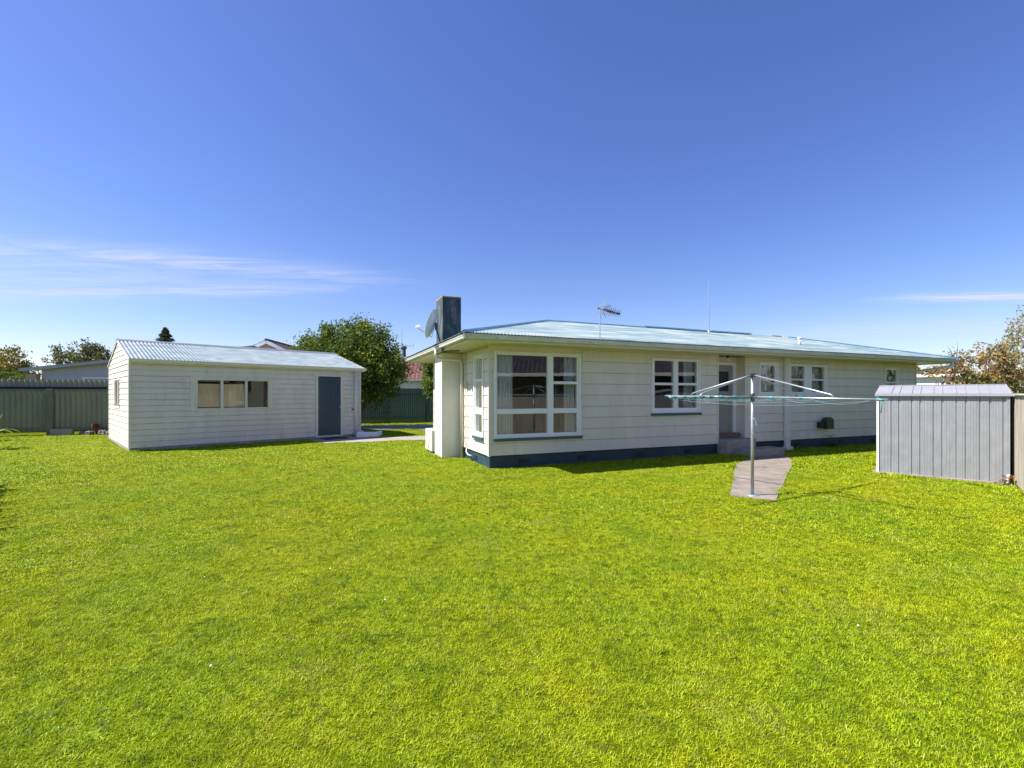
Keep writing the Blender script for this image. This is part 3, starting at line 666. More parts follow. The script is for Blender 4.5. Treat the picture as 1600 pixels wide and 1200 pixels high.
d = MB(); d.tube([(6.84, -.09, ez-.05), (6.84, -.09, .02)], .045, 10); d.build('downpipe', M['white_pipe'], shed, smooth=True)
d = MB()
for z in (1.05,): d.box(6.72, 6.79, -.05, -.02, z, z+.05)
d.build('hose_bracket', M['dark_metal'], shed)
for a, b, lab in ((1.60, 2.29, 'beige board inside the outbuilding window pane farthest from the blue door'), (2.33, 3.0, 'beige board standing inside the middle pane of the outbuilding window')):
    bb = MB(); bb.box(a, b, .085, .10, 1.25, 2.0); o = bb.build('window_board', M['blind'], None); o.location = SO; o.rotation_euler = (0,0,SR); tag(o, lab, 'board', 'boards inside the outbuilding window')
sw_ = lambda x, y: loc2w(SO, SR, x, y)
dm = MB(); dm.box(-.42, .42, -.26, .26, 0, .025); o = dm.build('door_mat', M['mat'], None, bevel=.006); o.location = (*sw_(5.85, -.42), .016); o.rotation_euler = (0,0,SR); tag(o, 'dark brown mat lying in front of the blue outbuilding door', 'mat')
pb = thing('planter_box', 'low white concrete garden edging against the outbuilding corner by the downpipe', 'planter', (-5.98, 18.15, 0), R(8))
p_ = MB(); p_.box(-.42, .42, -.07, .07, -.02, .20); p_.box(-.42, -.30, .071, .75, -.02, .20); p_.box(.30, .42, .071, .75, -.02, .20); p_.build('edging', M['white_wall'], pb, bevel=.015)
p_ = MB(); p_.box(-.299, .299, .0711, .74, -.02, .14); p_.build('soil', M['mat'], pb)

# ------------------------------------------------------------------ GALVANISED GARDEN SHED
ms = thing('garden_shed', 'small galvanised metal garden shed with low gable roof beside the timber fence', 'garden shed', MO, MR)
ML, MD, MZ, MRZ = 1.90, 2.0, 1.655, 1.85
ribs = [.217,.346,.544,.677,.874,1.006,1.206,1.339,1.531,1.668,1.84]
def ribwall(mb, P, L, rb, z0, z1, rx=rnd):
    prof = [(0, 0)]
    for i, r_ in enumerate(rb):
        w_ = .011 if i % 2 else .007
        prof += [(r_-w_-.004, 0), (r_-w_, -.016), (r_+w_, -.016), (r_+w_+.004, 0)]
    prof.append((L, 0))
    fine = []
    for (a, oa), (b, ob) in zip(prof, prof[1:]):
        fine.append((a, oa))
        if oa == ob == 0 and b-a > .08:
            n = 4 if b-a > .16 else 3
            for k in range(1, n): 
                c_ = a+(b-a)*k/n; fine += [(c_-.006, 0), (c_, .0035), (c_+.006, 0)]
    fine.append(prof[-1])
    for (a, oa), (b, ob) in zip(fine, fine[1:]): mb.quad(P(a, z0, oa), P(b, z0, ob), P(b, z1, ob), P(a, z1, oa))
mw = MB(); ribwall(mw, PF, ML, ribs, .03, MZ); ribwall(mw, lambda s_, z, o: (s_, MD+o, z), ML, ribs, .03, MZ)
for x, sg in ((0, -1), (ML, 1)):
    ribwall(mw, lambda s_, z, o: (x+sg*o, s_, z), MD, [.25,.45,.75,.95,1.25,1.45,1.75], .03, MZ)
    mw.poly([(x, 0, MZ), (x, MD, MZ), (x, MD/2, MRZ-.01)])
mw.build('wall', M['galv_sheet'], ms)
mr_ = MB(); e_ = .055; hw_ = MD/2+e_; ez2 = MZ-.012
for sg in (-1, 1):
    yb = MD/2+sg*hw_
    xs = [-.05]+[r_*1.0 for r_ in ribs]+[ML+.05]
    for i, (a, b) in enumerate(zip(xs, xs[1:])):
        mr_.quad((a+.004, yb, ez2+.03), (b-.004, yb, ez2+.03), (b-.004, MD/2, MRZ), (a+.004, MD/2, MRZ))
        mr_.bar((b, yb, ez2+.036), (b, MD/2, MRZ+.006), .012, .014)
    mr_.box(-.05, ML+.05, yb-.008 if sg < 0 else yb, yb if sg < 0 else yb+.008, ez2-.02, ez2+.032)
mr_.bar((-.05, MD/2, MRZ+.006), (ML+.05, MD/2, MRZ+.006), .10, .016)
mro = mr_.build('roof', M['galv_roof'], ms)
for x in (-.006, ML+.006):
    for y in (-.004, MD+.004):
        ct = MB(); ct.box(x-.02, x+.02, y-.02, y+.02, .03, MZ); ct.build('corner_trim', M['white_pipe'] if x < 1 else M['galv_sheet'], ms)
bs = MB(); bs.box(-.09, ML+.09, -.09, MD+.09, -.02, .035); bs.build('base', M['path'], ms, bevel=.01)
# white trim pieces and dead fern by the shed's right corner
pc = MB(); q = (8.90, 8.53); pc.tube([(0,0,0), (0,0,.16), (.05,.02,.18)], .022, 8); o = pc.build('pipe_stub', M['white_pipe'], None); o.location = (*q, .0); tag(o, 'short white pipe stub standing between the metal shed and the timber fence', 'pipe')

# ------------------------------------------------------------------ ROTARY CLOTHESLINE
clx, cly = 3.76, 7.59
cl = thing('rotary_clothesline', 'grey rotary clothesline with four arms and teal cord on the concrete path', 'clothesline', (clx, cly, .012))
m_ = MB(); m_.tube([(0,0,0), (0,0,1.965)], .0245, 16); m_.lathe((0,0,0), [(.11,-.005), (.10,.012), (.03,.02)], 18); m_.build('pole', M['galv'], cl, smooth=True)
m_ = MB(); m_.box(-.045, .045, -.045, .045, 1.93, 1.985); m_.build('pole_cap', M['dark_metal'], cl)
m_ = MB(); m_.tube([(0,0,1.52), (0,0,1.66)], .036, 14); hub = m_.build('hub', M['dark_metal'], cl)
m_ = MB(); m_.tube([(0,-.03,1.25), (0,-.09,1.25), (.02,-.09,1.14)], .008); m_.build('winder_handle', M['alu'], hub)
az = [math.atan2(-.874, .486)+k*math.pi/2 for k in range(4)]
tips = []; dr_ = [1.575, 1.60, 1.615, 1.60]
for k, a in enumerate(az):
    d = Vector((math.cos(a), math.sin(a), 0)); tip = d*1.88+Vector((0,0,dr_[k])); tips.append((d, dr_[k]))
    m_ = MB(); m_.tube([d*.03+Vector((0,0,1.60)), tip], .0135, 8); arm = m_.build('arm', M['galv'], cl, smooth=True)
    m_ = MB(); bz = 1.60+(dr_[k]-1.60)*1.22/1.88
    m_.tube([d*.03+Vector((0,0,1.955)), d*1.20+Vector((0,0,bz+.055)), d*1.245+Vector((0,0,bz+.012))], .0115, 8); m_.build('brace', M['galv'], cl, smooth=True)
    for j in ((1, 3, 8) if k == 0 else range(9)):
        t = .12+j*.205+rnd.uniform(-.03, .03); zc = 1.60+(dr_[k]-1.60)*t/1.88; L = rnd.uniform(.03, .10); w_ = MB()
        pts = [d*t+Vector((0,0,zc))]+[d*(t+L*q/5)+Vector((0,0,zc-rnd.uniform(.0,.006))) for q in range(1, 6)]
        w_.tube(pts, [.017+rnd.uniform(0,.005) for _ in pts], 7)
        if k == 0 and j == 8: w_.tube([pts[-1], pts[-1]-d*.02-Vector((0,0,.08)), pts[-1]-d*.03-Vector((0,0,.17))], .006, 5)
        elif rnd.random() < .5:
            sdv = Vector((-d.y, d.x, 0))*rnd.uniform(-.03,.03); w_.tube([pts[0], d*(t+.05)+sdv+Vector((0,0,zc-rnd.uniform(.03,.07))), d*(t+.13)+Vector((0,0,zc-.012))], .0045, 5)
        w_.build('cord_wrap', M['teal'], arm, smooth=True)
for j in range(4):
    r_ = .60+j*.36; ln = MB()
    for k in range(4):
        d0, z0_ = tips[k]; d1, z1_ = tips[(k+1) % 4]; pts = []; sag = rnd.uniform(.03, .09)*r_/1.2
        for i in range(9):
            t = i/8; p = d0.lerp(d1, t)*r_; z = 1.585-.03*r_/1.9*(1 if k in (0,3) else .3)-sag*4*t*(1-t); pts.append((p.x, p.y, z))
        ln.tube(pts, .0012 if j % 2 else .0020, 5)
    ln.build('line', M['cord'] if j % 2 else M['teal'], cl)

# ------------------------------------------------------------------ FENCES
def corr_fence(name, label, A, B, top, sheetmat, timber, ext=None, posts=(), low=.12, wave=.17, amp=.024, rails=(.25, None)):
    A = Vector((*A, 0)); B = Vector((*B, 0)); L = (B-A).length; ang = math.atan2(B.y-A.y, B.x-A.x)
    f = thing(name, label, 'fence', A, ang)
    m_ = MB(); corrugated(m_, (0, 0, low), (1,0,0), (0,0,1), (0,-1,0), L, lambda a: 0, lambda a: top-low-.03, wave, amp, 8); m_.build('fence_sheet', sheetmat, f)
    m_ = MB(); m_.box(0, L, -.075, -.03, top-.10, top-.005); m_.build('rail', timber, f)
    m_ = MB(); m_.box(0, L, -.075, -.03, .20, .30); m_.build('rail', timber, f)
    for x in posts:
        m_ = MB(); m_.box(x-.10, x+.10, -.11, -.0751, -.1, top-.002); m_.build('post', timber, f, bevel=.006)
    if ext:
        m_ = MB(); corrugated(m_, (0, .16, top-.25), (1,0,0), (0,0,1), (0,-1,0), L, lambda a: 0, lambda a: ext-top+.25, wave, amp, 8); m_.build('upper_sheet', sheetmat, f)
        m_ = MB(); m_.box(0, L, .06, .12, top-.05, top+.09); m_.build('upper_rail', M['fence_gap_shade'], f)  # rail coloured as the shadow band under the upper sheet
    return f
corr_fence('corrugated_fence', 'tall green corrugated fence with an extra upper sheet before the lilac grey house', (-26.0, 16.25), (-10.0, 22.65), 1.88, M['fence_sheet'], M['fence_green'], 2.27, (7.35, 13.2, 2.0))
# vertical-board fence behind the drive
def paling_fence(name, label, A, B, top, mat, post_mat, pw=.10, gap=.004, side=-1, posts=(), rails=(.3, 1.3), rail_side=-1, cap_=False, dog=0):
    A = Vector((*A, 0)); B = Vector((*B, 0)); L = (B-A).length; ang = math.atan2(B.y-A.y, B.x-A.x)
    f = thing(name, label, 'fence', A, ang); m_ = MB(); x = 0
    while x < L-.02:
        t = top+rnd.uniform(-dog, dog); o = rnd.uniform(-.003, .003); m_.box(x, min(x+pw-gap, L), -.009+o, .009+o, .03, t); x += pw
    m_.build('paling_panel', mat, f)
    for z in rails:
        m_ = MB(); ys = sorted((rail_side*.010+rail_side*.004, rail_side*.06)); m_.box(0, L, ys[0], ys[1], z, z+.09); m_.build('rail', post_mat, f)
    for p in posts:
        m_ = MB(); ys = sorted((rail_side*.061, rail_side*.16)); m_.box(p-.055, p+.055, ys[0], ys[1], -.1, top+.0); m_.build('post', post_mat, f, bevel=.005)
    if cap_:
        m_ = MB(); m_.box(0, L, -.05, .05, top+.012, top+.04); m_.build('cap_rail', post_mat, f)
    return f
paling_fence('board_fence', 'dark green vertical board fence behind the drive under the big tree', (-12.0, 25.2), (-1.5, 29.2), 2.02, M['fence_far'], M['fence_far'], .11, .008, posts=(4.6, 6.85, 9.0), rails=(.28, 1.62))
rfA = (9.03, 8.52); rdir = Vector((-.645, -.764))
rfB = (rfA[0]+rdir.x*13, rfA[1]+rdir.y*13)
paling_fence('timber_fence', 'pale weathered timber paling fence with capping rail beside the metal shed', rfB, rfA, 1.63, M['paling'], M['post_wood'], .10, .010, posts=(12.95, 10.6, 8.2, 5.8), rails=(.3, 1.2), rail_side=-1, cap_=True, dog=.006)
paling_fence('timber_fence', 'weathered timber paling fence running back behind the metal shed', rfA, (rfA[0]+2.2, rfA[1]+2.7), 1.62, M['paling'], M['post_wood'], .10, .003, rails=(.3,1.3), rail_side=-1)

# ------------------------------------------------------------------ NEIGHBOURING BUILDINGS
def gable_house(root, L, D, zt, zr, wallm, roofm, trim, over=.3, pitch=.25, wins=(), step=.33, gwins=()):
    P1 = PF; P2 = PL; P3 = lambda s_, z, o: (L+o, s_, z); P4 = lambda s_, z, o: (s_, D+o, z)
    m_ = MB()
    boards(m_, P1, 0, L, 0, zt, pitch, [], .02, .004); boards(m_, P2, 0, D, 0, zt, pitch, [], .02, .004); boards(m_, P3, 0, D, 0, zt, pitch, [], .02, .004); boards(m_, P4, 0, L, 0, zt, pitch, [], .02, .004)
    for x in (0, L): m_.poly([(x, 0, zt), (x, D, zt), (x, D/2, zr)])
    m_.build('wall', wallm, root)
    m_ = MB(); sl = math.atan2(zr-zt, D/2); c_, s_ = math.cos(sl), math.sin(sl); hh = (D/2+over)/c_
    for sg in (-1, 1):
        y0 = D/2+sg*(D/2+over); z0 = zr-(D/2+over)*math.tan(sl); k = 0
        while k*step < hh:
            a, b = k*step, min((k+1)*step, hh); pa = lambda t, o: (y0-sg*t*c_ + sg*(-o)*0, z0+t*s_+o)
            ya, za = pa(a, .06); yb, zb = pa(b, .035)
            m_.quad((-over, ya, za), (L+over, ya, za), (L+over, yb, zb), (-over, yb, zb)); m_.quad((-over, ya, za), (L+over, ya, za), (L+over, ya, za-.03), (-over, ya, za-.03)); k += 1
    rr = m_.build('roof', roofm, root)
    m_ = MB(); m_.bar((-over-.02, D/2, zr+.05), (L+over+.02, D/2, zr+.05), .16, .08); m_.build('ridge_cap', roofm, rr)
    m_ = MB(); z0 = zr-(D/2+over)*math.tan(sl)
    for x in (-over, L+over):
        m_ = MB()
        for sg in (-1, 1): m_.bar((x, D/2+sg*(D/2+over), z0-.05), (x, D/2, zr-.06), .04, .20)
        m_.build('barge_board', trim, rr)
    for sg in (-1, 1):
        m_ = MB(); m_.box(-over, L+over, D/2+sg*(D/2+over)-.05, D/2+sg*(D/2+over)+.05, z0-.10, z0+.015); m_.build('gutter', trim, rr)
    for (a, b, c, d_) in wins:
        window(root, P1, a, b, c, d_, [(a+.08, (a+b)/2-.03, [(c+.08, d_-.08)]), ((a+b)/2+.03, b-.08, [(c+.08, d_-.08)])], M['trim'], M['glass_dark'])
M['glass_dark'] = paint('dark_window_glass', (.02,.022,.025), .08, .1, (1,1,1), 2, None, 0, 30, 0)
# long grey building behind the left fence: its long roof edge climbs to the right
nb = thing('grey_house', 'lilac grey clad neighbouring house behind the tall green corrugated fence', 'house', (-25.75, 25.0, 0), R(20))
m_ = MB(); LG = 9.5; z0g, sg_ = 3.10, .15
m_.poly([(0,0,0), (LG,0,0), (LG,0,z0g+sg_*LG-.1), (0,0,z0g-.1)]); m_.poly([(0,0,0), (0,7,0), (0,7,z0g-.1), (0,0,z0g-.1)]); m_.poly([(LG,0,0), (LG,7,0), (LG,7,z0g+sg_*LG-.1), (LG,0,z0g+sg_*LG-.1)])
for k in range(24): m_.box(.2+k*.4, .225+k*.4, -.008, .002, 2.75+.0, z0g+sg_*(.2+k*.4)-.12)
boards(m_, PF, 0, LG, .9, 2.75, .2, [], .02, .004); m_.build('wall', M['grey_wall'], nb)
m_ = MB()
a_, b_ = Vector((-.75, 0, z0g-.085)), Vector((LG+.6, 0, z0g+sg_*(LG+.6)))
m_.poly([(a_.x, -.35, a_.z), (b_.x, -.35, b_.z), (b_.x, 7.3, b_.z), (a_.x, 7.3, a_.z)]); m_.bar((a_.x, -.36, a_.z-.07), (b_.x, -.36, b_.z-.07), .03, .17); m_.build('roof', M['grey_trim'], nb)
for a, b in ((1.75, 3.15), (3.3, 4.7), (4.85, 6.3)): window(nb, PF, a, b, 1.35, 2.62, [(a+.08, b-.08, [(1.43, 2.54)])], M['trim'], M['glass_dark'])
m_ = MB(); m_.box(-.55, -.1, -.25, .1, 2.2, 2.75); m_.build('meter_box', M['brick_pale'], nb)
# gabled brown-tiled house behind the workshop
gh = thing('gabled_house', 'white trimmed gabled house with brown tile roof peeking over the outbuilding roof', 'house', (-20.55, 34.0, 0), R(6))
def gable_front(root, W, D, zt, zr, wallm, roofm, trim, over=.35):
    # gable facing -y
    m_ = MB(); m_.box(0, W, 0, D, 0, zt-.001); m_.poly([(0,0,zt), (W,0,zt), (W/2,0,zr)]); m_.poly([(0,D,zt), (W,D,zt), (W/2,D,zr)]); m_.build('wall', wallm, root)
    sl = math.atan2(zr-zt, W/2); c_, s_ = math.cos(sl), math.sin(sl); hh = (W/2+over)/c_; m_ = MB()
    for sg in (-1, 1):
        x0 = W/2+sg*(W/2+over); z0 = zr-(W/2+over)*math.tan(sl); k = 0
        while k*.33 < hh:
            a, b = k*.33, min((k+1)*.33, hh)
            p, q = (x0-sg*a*c_, z0+a*s_+.07), (x0-sg*b*c_, z0+b*s_+.04)
            m_.quad((p[0], -over, p[1]), (p[0], D+over, p[1]), (q[0], D+over, q[1]), (q[0], -over, q[1])); m_.quad((p[0], -over, p[1]), (p[0], D+over, p[1]), (p[0], D+over, p[1]-.03), (p[0], -over, p[1]-.03)); k += 1
    m_.bar((W/2, -over-.03, zr+.06), (W/2, D+over, zr+.06), .18, .09); rr = m_.build('roof', roofm, root)
    m_ = MB(); z0 = zr-(W/2+over)*math.tan(sl)
    for sg in (-1, 1): m_.bar((W/2+sg*(W/2+over), -over, z0-.10), (W/2, -over, zr-.12), .04, .24)
    m_.build('barge_board', trim, rr)
gable_front(gh, 3.9, 11, 4.65, 5.62, M['brick_pale'], M['tile_brown'], M['white_wall'])
# red-tiled house behind the board fence
rh = thing('red_roof_house', 'house with red tile roof and white walls behind the dark green board fence', 'house', (-14.2, 33.0, 0), R(8))
gable_house(rh, 13, 7.0, 2.95, 4.45, M['white_wall'], M['tile_red'], M['white_wall'], .45, .3, [(6.7, 8.0, .9, 2.5), (4.6, 5.8, .9, 2.5), (2.0, 3.4, .9, 2.5)])
m_ = MB(); m_.tube([(5.35, 3.6, 4.2), (5.35, 3.6, 5.35)], .14, 12); m_.lathe((5.35, 3.6, 5.30), [(.0,.25), (.22,.2), (.22,.05), (.14,.0)], 14); m_.build('flue', M['dark_metal'], rh)
an = thing('rooftop_aerial', 'thin pole aerial with crossbars on the red tile roof beside a flue', 'aerial', (-9.05, 35.2, 4.2), R(8))
m_ = MB(); m_.tube([(0,0,0), (0,0,2.3)], .025, 6); m_.build('mast', M['alu'], an)
m_ = MB(); m_.tube([(-.6,0,1.15), (.9,0,1.15)], .018, 5)
for x in (-.5, -.2, .3, .6, .85): m_.tube([(x,0,.95), (x,0,1.35)], .012, 5)
m_.build('crossbar', M['alu'], an)
# white building at the right
wb = thing('white_building', 'low white flat topped building behind the autumn trees past the house eave', 'building', (19.6, 24.2, 0), R(-42))
m_ = MB(); m_.box(0, 9.5, 0, 6, 0, 2.52); m_.build('wall', M['white_wall'], wb)
m_ = MB(); m_.box(-.2, 9.7, -.2, 6.2, 2.521, 2.66); m_.build('roof', M['white_wall'], wb, bevel=.02)
m_ = MB(); m_.box(4.2, 5.1, -.03, -.001, 0, 2.0); m_.build('door', M['grey_trim'], wb)
# neighbour beyond the timber fence: seen only mirrored in the windows
bh = thing('brown_house', 'brown brick house with grey corrugated roof mirrored in the corner window glass', 'house', (rfA[0]+6.6, rfA[1]+.9, 0), math.atan2(rdir.y, rdir.x))
m_ = MB(); m_.box(0, 19, 0, 7, 0, 2.6); m_.build('wall', paint('dark_brown_brick', (.07,.045,.035), .9, .15, (1,1,1), 4), bh)
m_ = MB(); p_ = R(20); corrugated(m_, (-.5, -.6, 2.72), (1,0,0), (0,math.cos(p_),math.sin(p_)), (0,-math.sin(p_),math.cos(p_)), 20, lambda a: 0, lambda a: 4.4, .24, .035)
corrugated(m_, (19.5, 7.6, 2.72), (-1,0,0), (0,-math.cos(p_),math.sin(p_)), (0,math.sin(p_),math.cos(p_)), 20, lambda a: 0, lambda a: 4.4, .24, .035)
m_.build('roof', M['roof_grey'], bh); m_ = MB(); m_.box(-.5, 19.5, -.68, -.60, 2.55, 2.72); m_.build('gutter', M['trim'], bh)
for a in (6.5, 11.0, 15.6): window(bh, PF, a, a+1.8, 1.0, 2.2, [(a+.08, a+.87, [(1.08,2.12)]), (a+.93, a+1.72, [(1.08,2.12)])], M['trim'], M['glass_dark'])

# ------------------------------------------------------------------ TREES AND PLANTS
def np_mesh(name, verts, nper, tone, mat, parent=None, faces=None):
    """verts (n, k, 3): n separate k-gons"""
    n, k, _ = verts.shape; me = bpy.data.meshes.new(name)
    me.vertices.add(n*k); me.vertices.foreach_set('co', verts.reshape(-1).astype(np.float32))
    me.loops.add(n*k); me.loops.foreach_set('vertex_index', np.arange(n*k, dtype=np.int32))
    me.polygons.add(n); me.polygons.foreach_set('loop_start', np.arange(0, n*k, k, dtype=np.int32))
    me.update(calc_edges=True)
    a = me.attributes.new('tone', 'FLOAT', 'POINT'); a.data.foreach_set('value', np.repeat(tone, k).astype(np.float32))
    me.materials.append(mat); o = bpy.data.objects.new(name, me); COL.objects.link(o)
    if parent: o.parent = parent
    return o
def leaf_quads(g, c, size, asp=.5, up=.3, dirs=None, hang=0.):
    n = len(c); a = g.normal(size=(n, 3)); 
    if dirs is not None: a = a*.8+dirs*1.0
    a[:, 2] += up; 
    if hang: a[:, 2] -= hang*2
    a /= np.linalg.norm(a, axis=1)[:, None]; b = g.normal(size=(n, 3)); b -= a*(a*b).sum(1)[:, None]; b /= np.linalg.norm(b, axis=1)[:, None]
    s_ = (size*g.uniform(.6, 1.3, n))[:, None]
    nn = np.cross(a, b)
    return np.stack([c-a*s_*.5, c+b*s_*asp*.5+nn*s_*.06, c+a*s_*.5, c-b*s_*asp*.5+nn*s_*.06], 1)
def crown(name, blobs, ncl, nleaf, size, mat, seed, parent, crad=.35, asp=.5, tone=(.0, 1.), shell=(.5, 1.02), hang=0., up=.25, thin=0):
    g = np.random.default_rng(seed); B = np.array(blobs, float)
    wt = (B[:, 3]*B[:, 4]*B[:, 5])**.66; idx = g.choice(len(B), ncl, p=wt/wt.sum())
    d = g.normal(size=(ncl, 3)); d /= np.linalg.norm(d, axis=1)[:, None]; r = g.uniform(shell[0]**2, shell[1]**2, ncl)**.5
    cc = B[idx, :3]+d*B[idx, 3:6]*r[:, None]
    cr = crad*g.uniform(.55, 1.25, ncl); ct_ = g.uniform(0, 1, ncl)
    rep = g.integers(0, ncl, nleaf); off = np.clip(g.normal(size=(nleaf, 3)), -1.7, 1.7)*.55
    if hang: off[:, 2] = -np.abs(off[:, 2])*(1+hang*2); off[:, :2] *= .55
    c = cc[rep]+off*cr[rep][:, None]
    tn = np.clip(tone[0]+(tone[1]-tone[0])*(.62*ct_[rep]+.38*g.uniform(0, 1, nleaf)), 0, 1)
    q = leaf_quads(g, c, np.full(nleaf, size), asp, up, d[rep]*.6 if not hang else None, hang)
    return np_mesh(name, q, 4, tn, mat, parent)
def trunk(parent, paths, mat):
    m_ = MB()
    for pts, rs in paths: m_.tube(pts, rs, 8)
    return m_.build('trunk', mat, parent, smooth=True)
def limbs(g, base, top, r0, n, spread, blobs):
    """trunk plus limbs reaching into the crown blobs"""
    P = [([base, [(base[i]*.4+top[i]*.6)+g.normal()*.08 for i in range(3)], top], [r0, r0*.75, r0*.35])]
    for k in range(n):
        b = blobs[k % len(blobs)]; t = g.uniform(.25, .8); s_ = [base[i]+(top[i]-base[i])*t for i in range(3)]
        e = [b[0]+g.normal()*b[3]*spread, b[1]+g.normal()*b[4]*spread, b[2]+g.normal()*b[5]*spread*.8]
        md = [(s_[i]+e[i])/2+g.normal()*.12 for i in range(3)]; P.append(([s_, md, e], [r0*.5*(1-t*.4), r0*.3, r0*.07]))
    return P
gen = np.random.default_rng(3)
# big glossy tree behind the workshop
t1 = thing('broadleaf_tree', 'large dense dark green tree overhanging the blue door end of the outbuilding', 'tree', (-7.9, 23.2, 0))
bl = [(-.7,.2,3.4,2.0,1.7,1.65), (-2.2,.3,3.2,1.7,1.4,1.35), (-1.3,.5,4.3,1.15,1.1,.95), (.55,.0,3.2,1.5,1.4,1.55), (.1,.3,4.2,1.1,1.0,.85), (1.1,-.1,2.6,1.0,1.1,1.2), (.5,-.4,2.0,1.2,1.2,.9), (-1.4,0,2.2,1.6,1.3,.9), (-3.5,.3,2.9,1.1,1.0,1.0), (1.45,.1,3.0,.6,.7,.7), (-1.9,.2,4.75,.5,.5,.5), (-.3,.2,4.95,.55,.5,.42), (.85,.1,4.45,.45,.5,.5), (-2.9,.2,4.05,.55,.5,.55), (-4.3,.2,3.55,.4,.4,.45), (-1.1,.2,5.15,.35,.35,.3)]
crown('crown', bl, 620, 44000, .14, M['leaf_dark'], 11, t1, .40, .5, (.0, 1.), (.35, 1.05))
trunk(t1, [([(-.3,0,-.1), (-.15,0,.7), (.25,-.1,1.3), (.9,-.2,1.75), (1.4,-.2,2.1)], [.15,.13,.11,.09,.05]), ([(-.25,0,.5), (-.6,.1,1.5), (-1.0,.2,2.8), (-1.3,.3,4.0)], [.13,.12,.09,.04]), ([(-.5,.1,1.3), (-1.4,.2,2.2), (-2.4,.3,3.0)], [.09,.07,.03]), ([(0,0,1.1), (.3,.1,2.4), (.2,.2,4.0)], [.09,.07,.03])], M['bark'])
# bush between chimney and red-roof house
t2 = thing('leafy_shrub', 'dark green leafy shrub showing between the chimney and the red tile roof', 'shrub', (-5.12, 26.2, 0))
bl = [(.2,0,2.7,.65,.7,.8), (.0,0,3.2,.5,.5,.55), (.7,.1,2.9,.7,.7,.9), (.3,0,2.1,.6,.6,.5)]
crown('crown', bl, 110, 6500, .17, M['leaf_dark'], 12, t2, .35); trunk(t2, limbs(gen, (0.3,0,-.1), (.4,0,2.4), .08, 4, .4, bl), M['bark'])
# yellow-green tree at the far left
t3 = thing('autumn_tree', 'yellow green tree turning gold behind the tall corrugated fence', 'tree', (-35.2, 31.5, 0), group=None)
bl = [(0,0,3.6,1.6,1.5,1.3), (.9,-.2,3.3,1.0,1.0,1.0), (-1.4,.2,3.8,1.4,1.3,1.3), (1.4,0,2.6,.8,.8,.6), (.2,0,2.6,1.6,1.2,.9)]
crown('crown', bl, 190, 7500, .20, M['leaf_gold'], 13, t3, .45); trunk(t3, limbs(gen, (0,0,-.1), (0,0,3.4), .16, 6, .4, bl), M['bark'])
t3b = thing('dark_shrub', 'dark green shrub in front of the gold tree beside the grey house', 'shrub', (-29.2, 27.3, 0))
bl = [(0,0,2.0,1.3,1.0,.95), (-1.2,.2,2.1,1.1,.9,.9), (1.0,-.3,1.9,.7,.7,.75)]
crown('crown', bl, 110, 4200, .16, M['leaf_dark'], 14, t3b, .36, .5, (0,.6)); trunk(t3b, limbs(gen, (0,0,-.1), (0,0,1.6), .09, 4, .4, bl), M['bark'])
# olive tree with loose top behind the grey house
t4 = thing('olive_tree', 'loose topped olive brown tree rising behind the grey house roof', 'tree', (-39.0, 41.5, 0))
bl = [(0,0,5.0,1.6,1.4,.9), (-1.5,0,4.6,1.5,1.3,.7), (.4,0,5.8,.8,.8,.6), (2.0,0,4.8,1.6,1.2,.7), (-2.6,.3,5.3,.5,.5,.7), (3.4,0,4.6,1.0,.9,.5), (1.2,0,5.7,.6,.6,.5)]
crown('crown', bl, 170, 5200, .21, M['leaf_olive'], 15, t4, .42, .5, (0,1), (.3,1.05)); trunk(t4, limbs(gen, (0,0,-.1), (0,0,5.2), .18, 8, .5, bl), M['bark'])
# conifer top over the workshop roof
t5 = thing('conifer', 'dark pointed conifer top showing above the outbuilding ridge', 'tree', (-34.4, 45.0, 0))
g5 = np.random.default_rng(21); nb_ = 9000; hz = g5.uniform(0, 1, nb_)**1.0; z5 = 2.0+hz*6.1; tier = np.floor(hz*17)/17; rr_ = (1-hz)*3.7*(.55+.6*((hz*17) % 1 < .6))*g5.uniform(.25, 1.05, nb_)+.03
an5 = g5.integers(0, 9, nb_)/9*6.283+tier*40+g5.normal(size=nb_)*.14
c5 = np.stack([np.cos(an5)*rr_, np.sin(an5)*rr_, z5-.28*rr_], 1); dd = np.stack([np.cos(an5), np.sin(an5), np.full(nb_, .15)], 1)
np_mesh('crown', leaf_quads(g5, c5, np.full(nb_, .34), .22, .0, dd*1.4), 4, g5.uniform(0, 1, nb_), M['needle'], t5)
trunk(t5, [([(0,0,-.1), (0,0,4), (0,0,8.1)], [.2,.12,.015])], M['bark'])
# far wooded rise beyond the workshop roof
hl_ = MB(); pts = []
for i in range(61):
    t = i/60; x = -330+t*460; z = 3+9*math.sin(t*3.1)*(.5+.5*math.sin(t*9+.6))+2*math.sin(t*31); pts.append((x, 330+20*math.sin(t*7), max(z, 2)))
for a, b in zip(pts, pts[1:]):
    hl_.quad((a[0], a[1]-60, -1), (b[0], b[1]-60, -1), (b[0], b[1], b[2]), (a[0], a[1], a[2])); hl_.quad((a[0], a[1], a[2]), (b[0], b[1], b[2]), (b[0], b[1]+90, -1), (a[0], a[1]+90, -1))
tag(hl_.build('hills', paint('far_bush', (.05,.075,.05), .95, .3, (.05,.05,.05), 3), None, smooth=True), kind='structure')
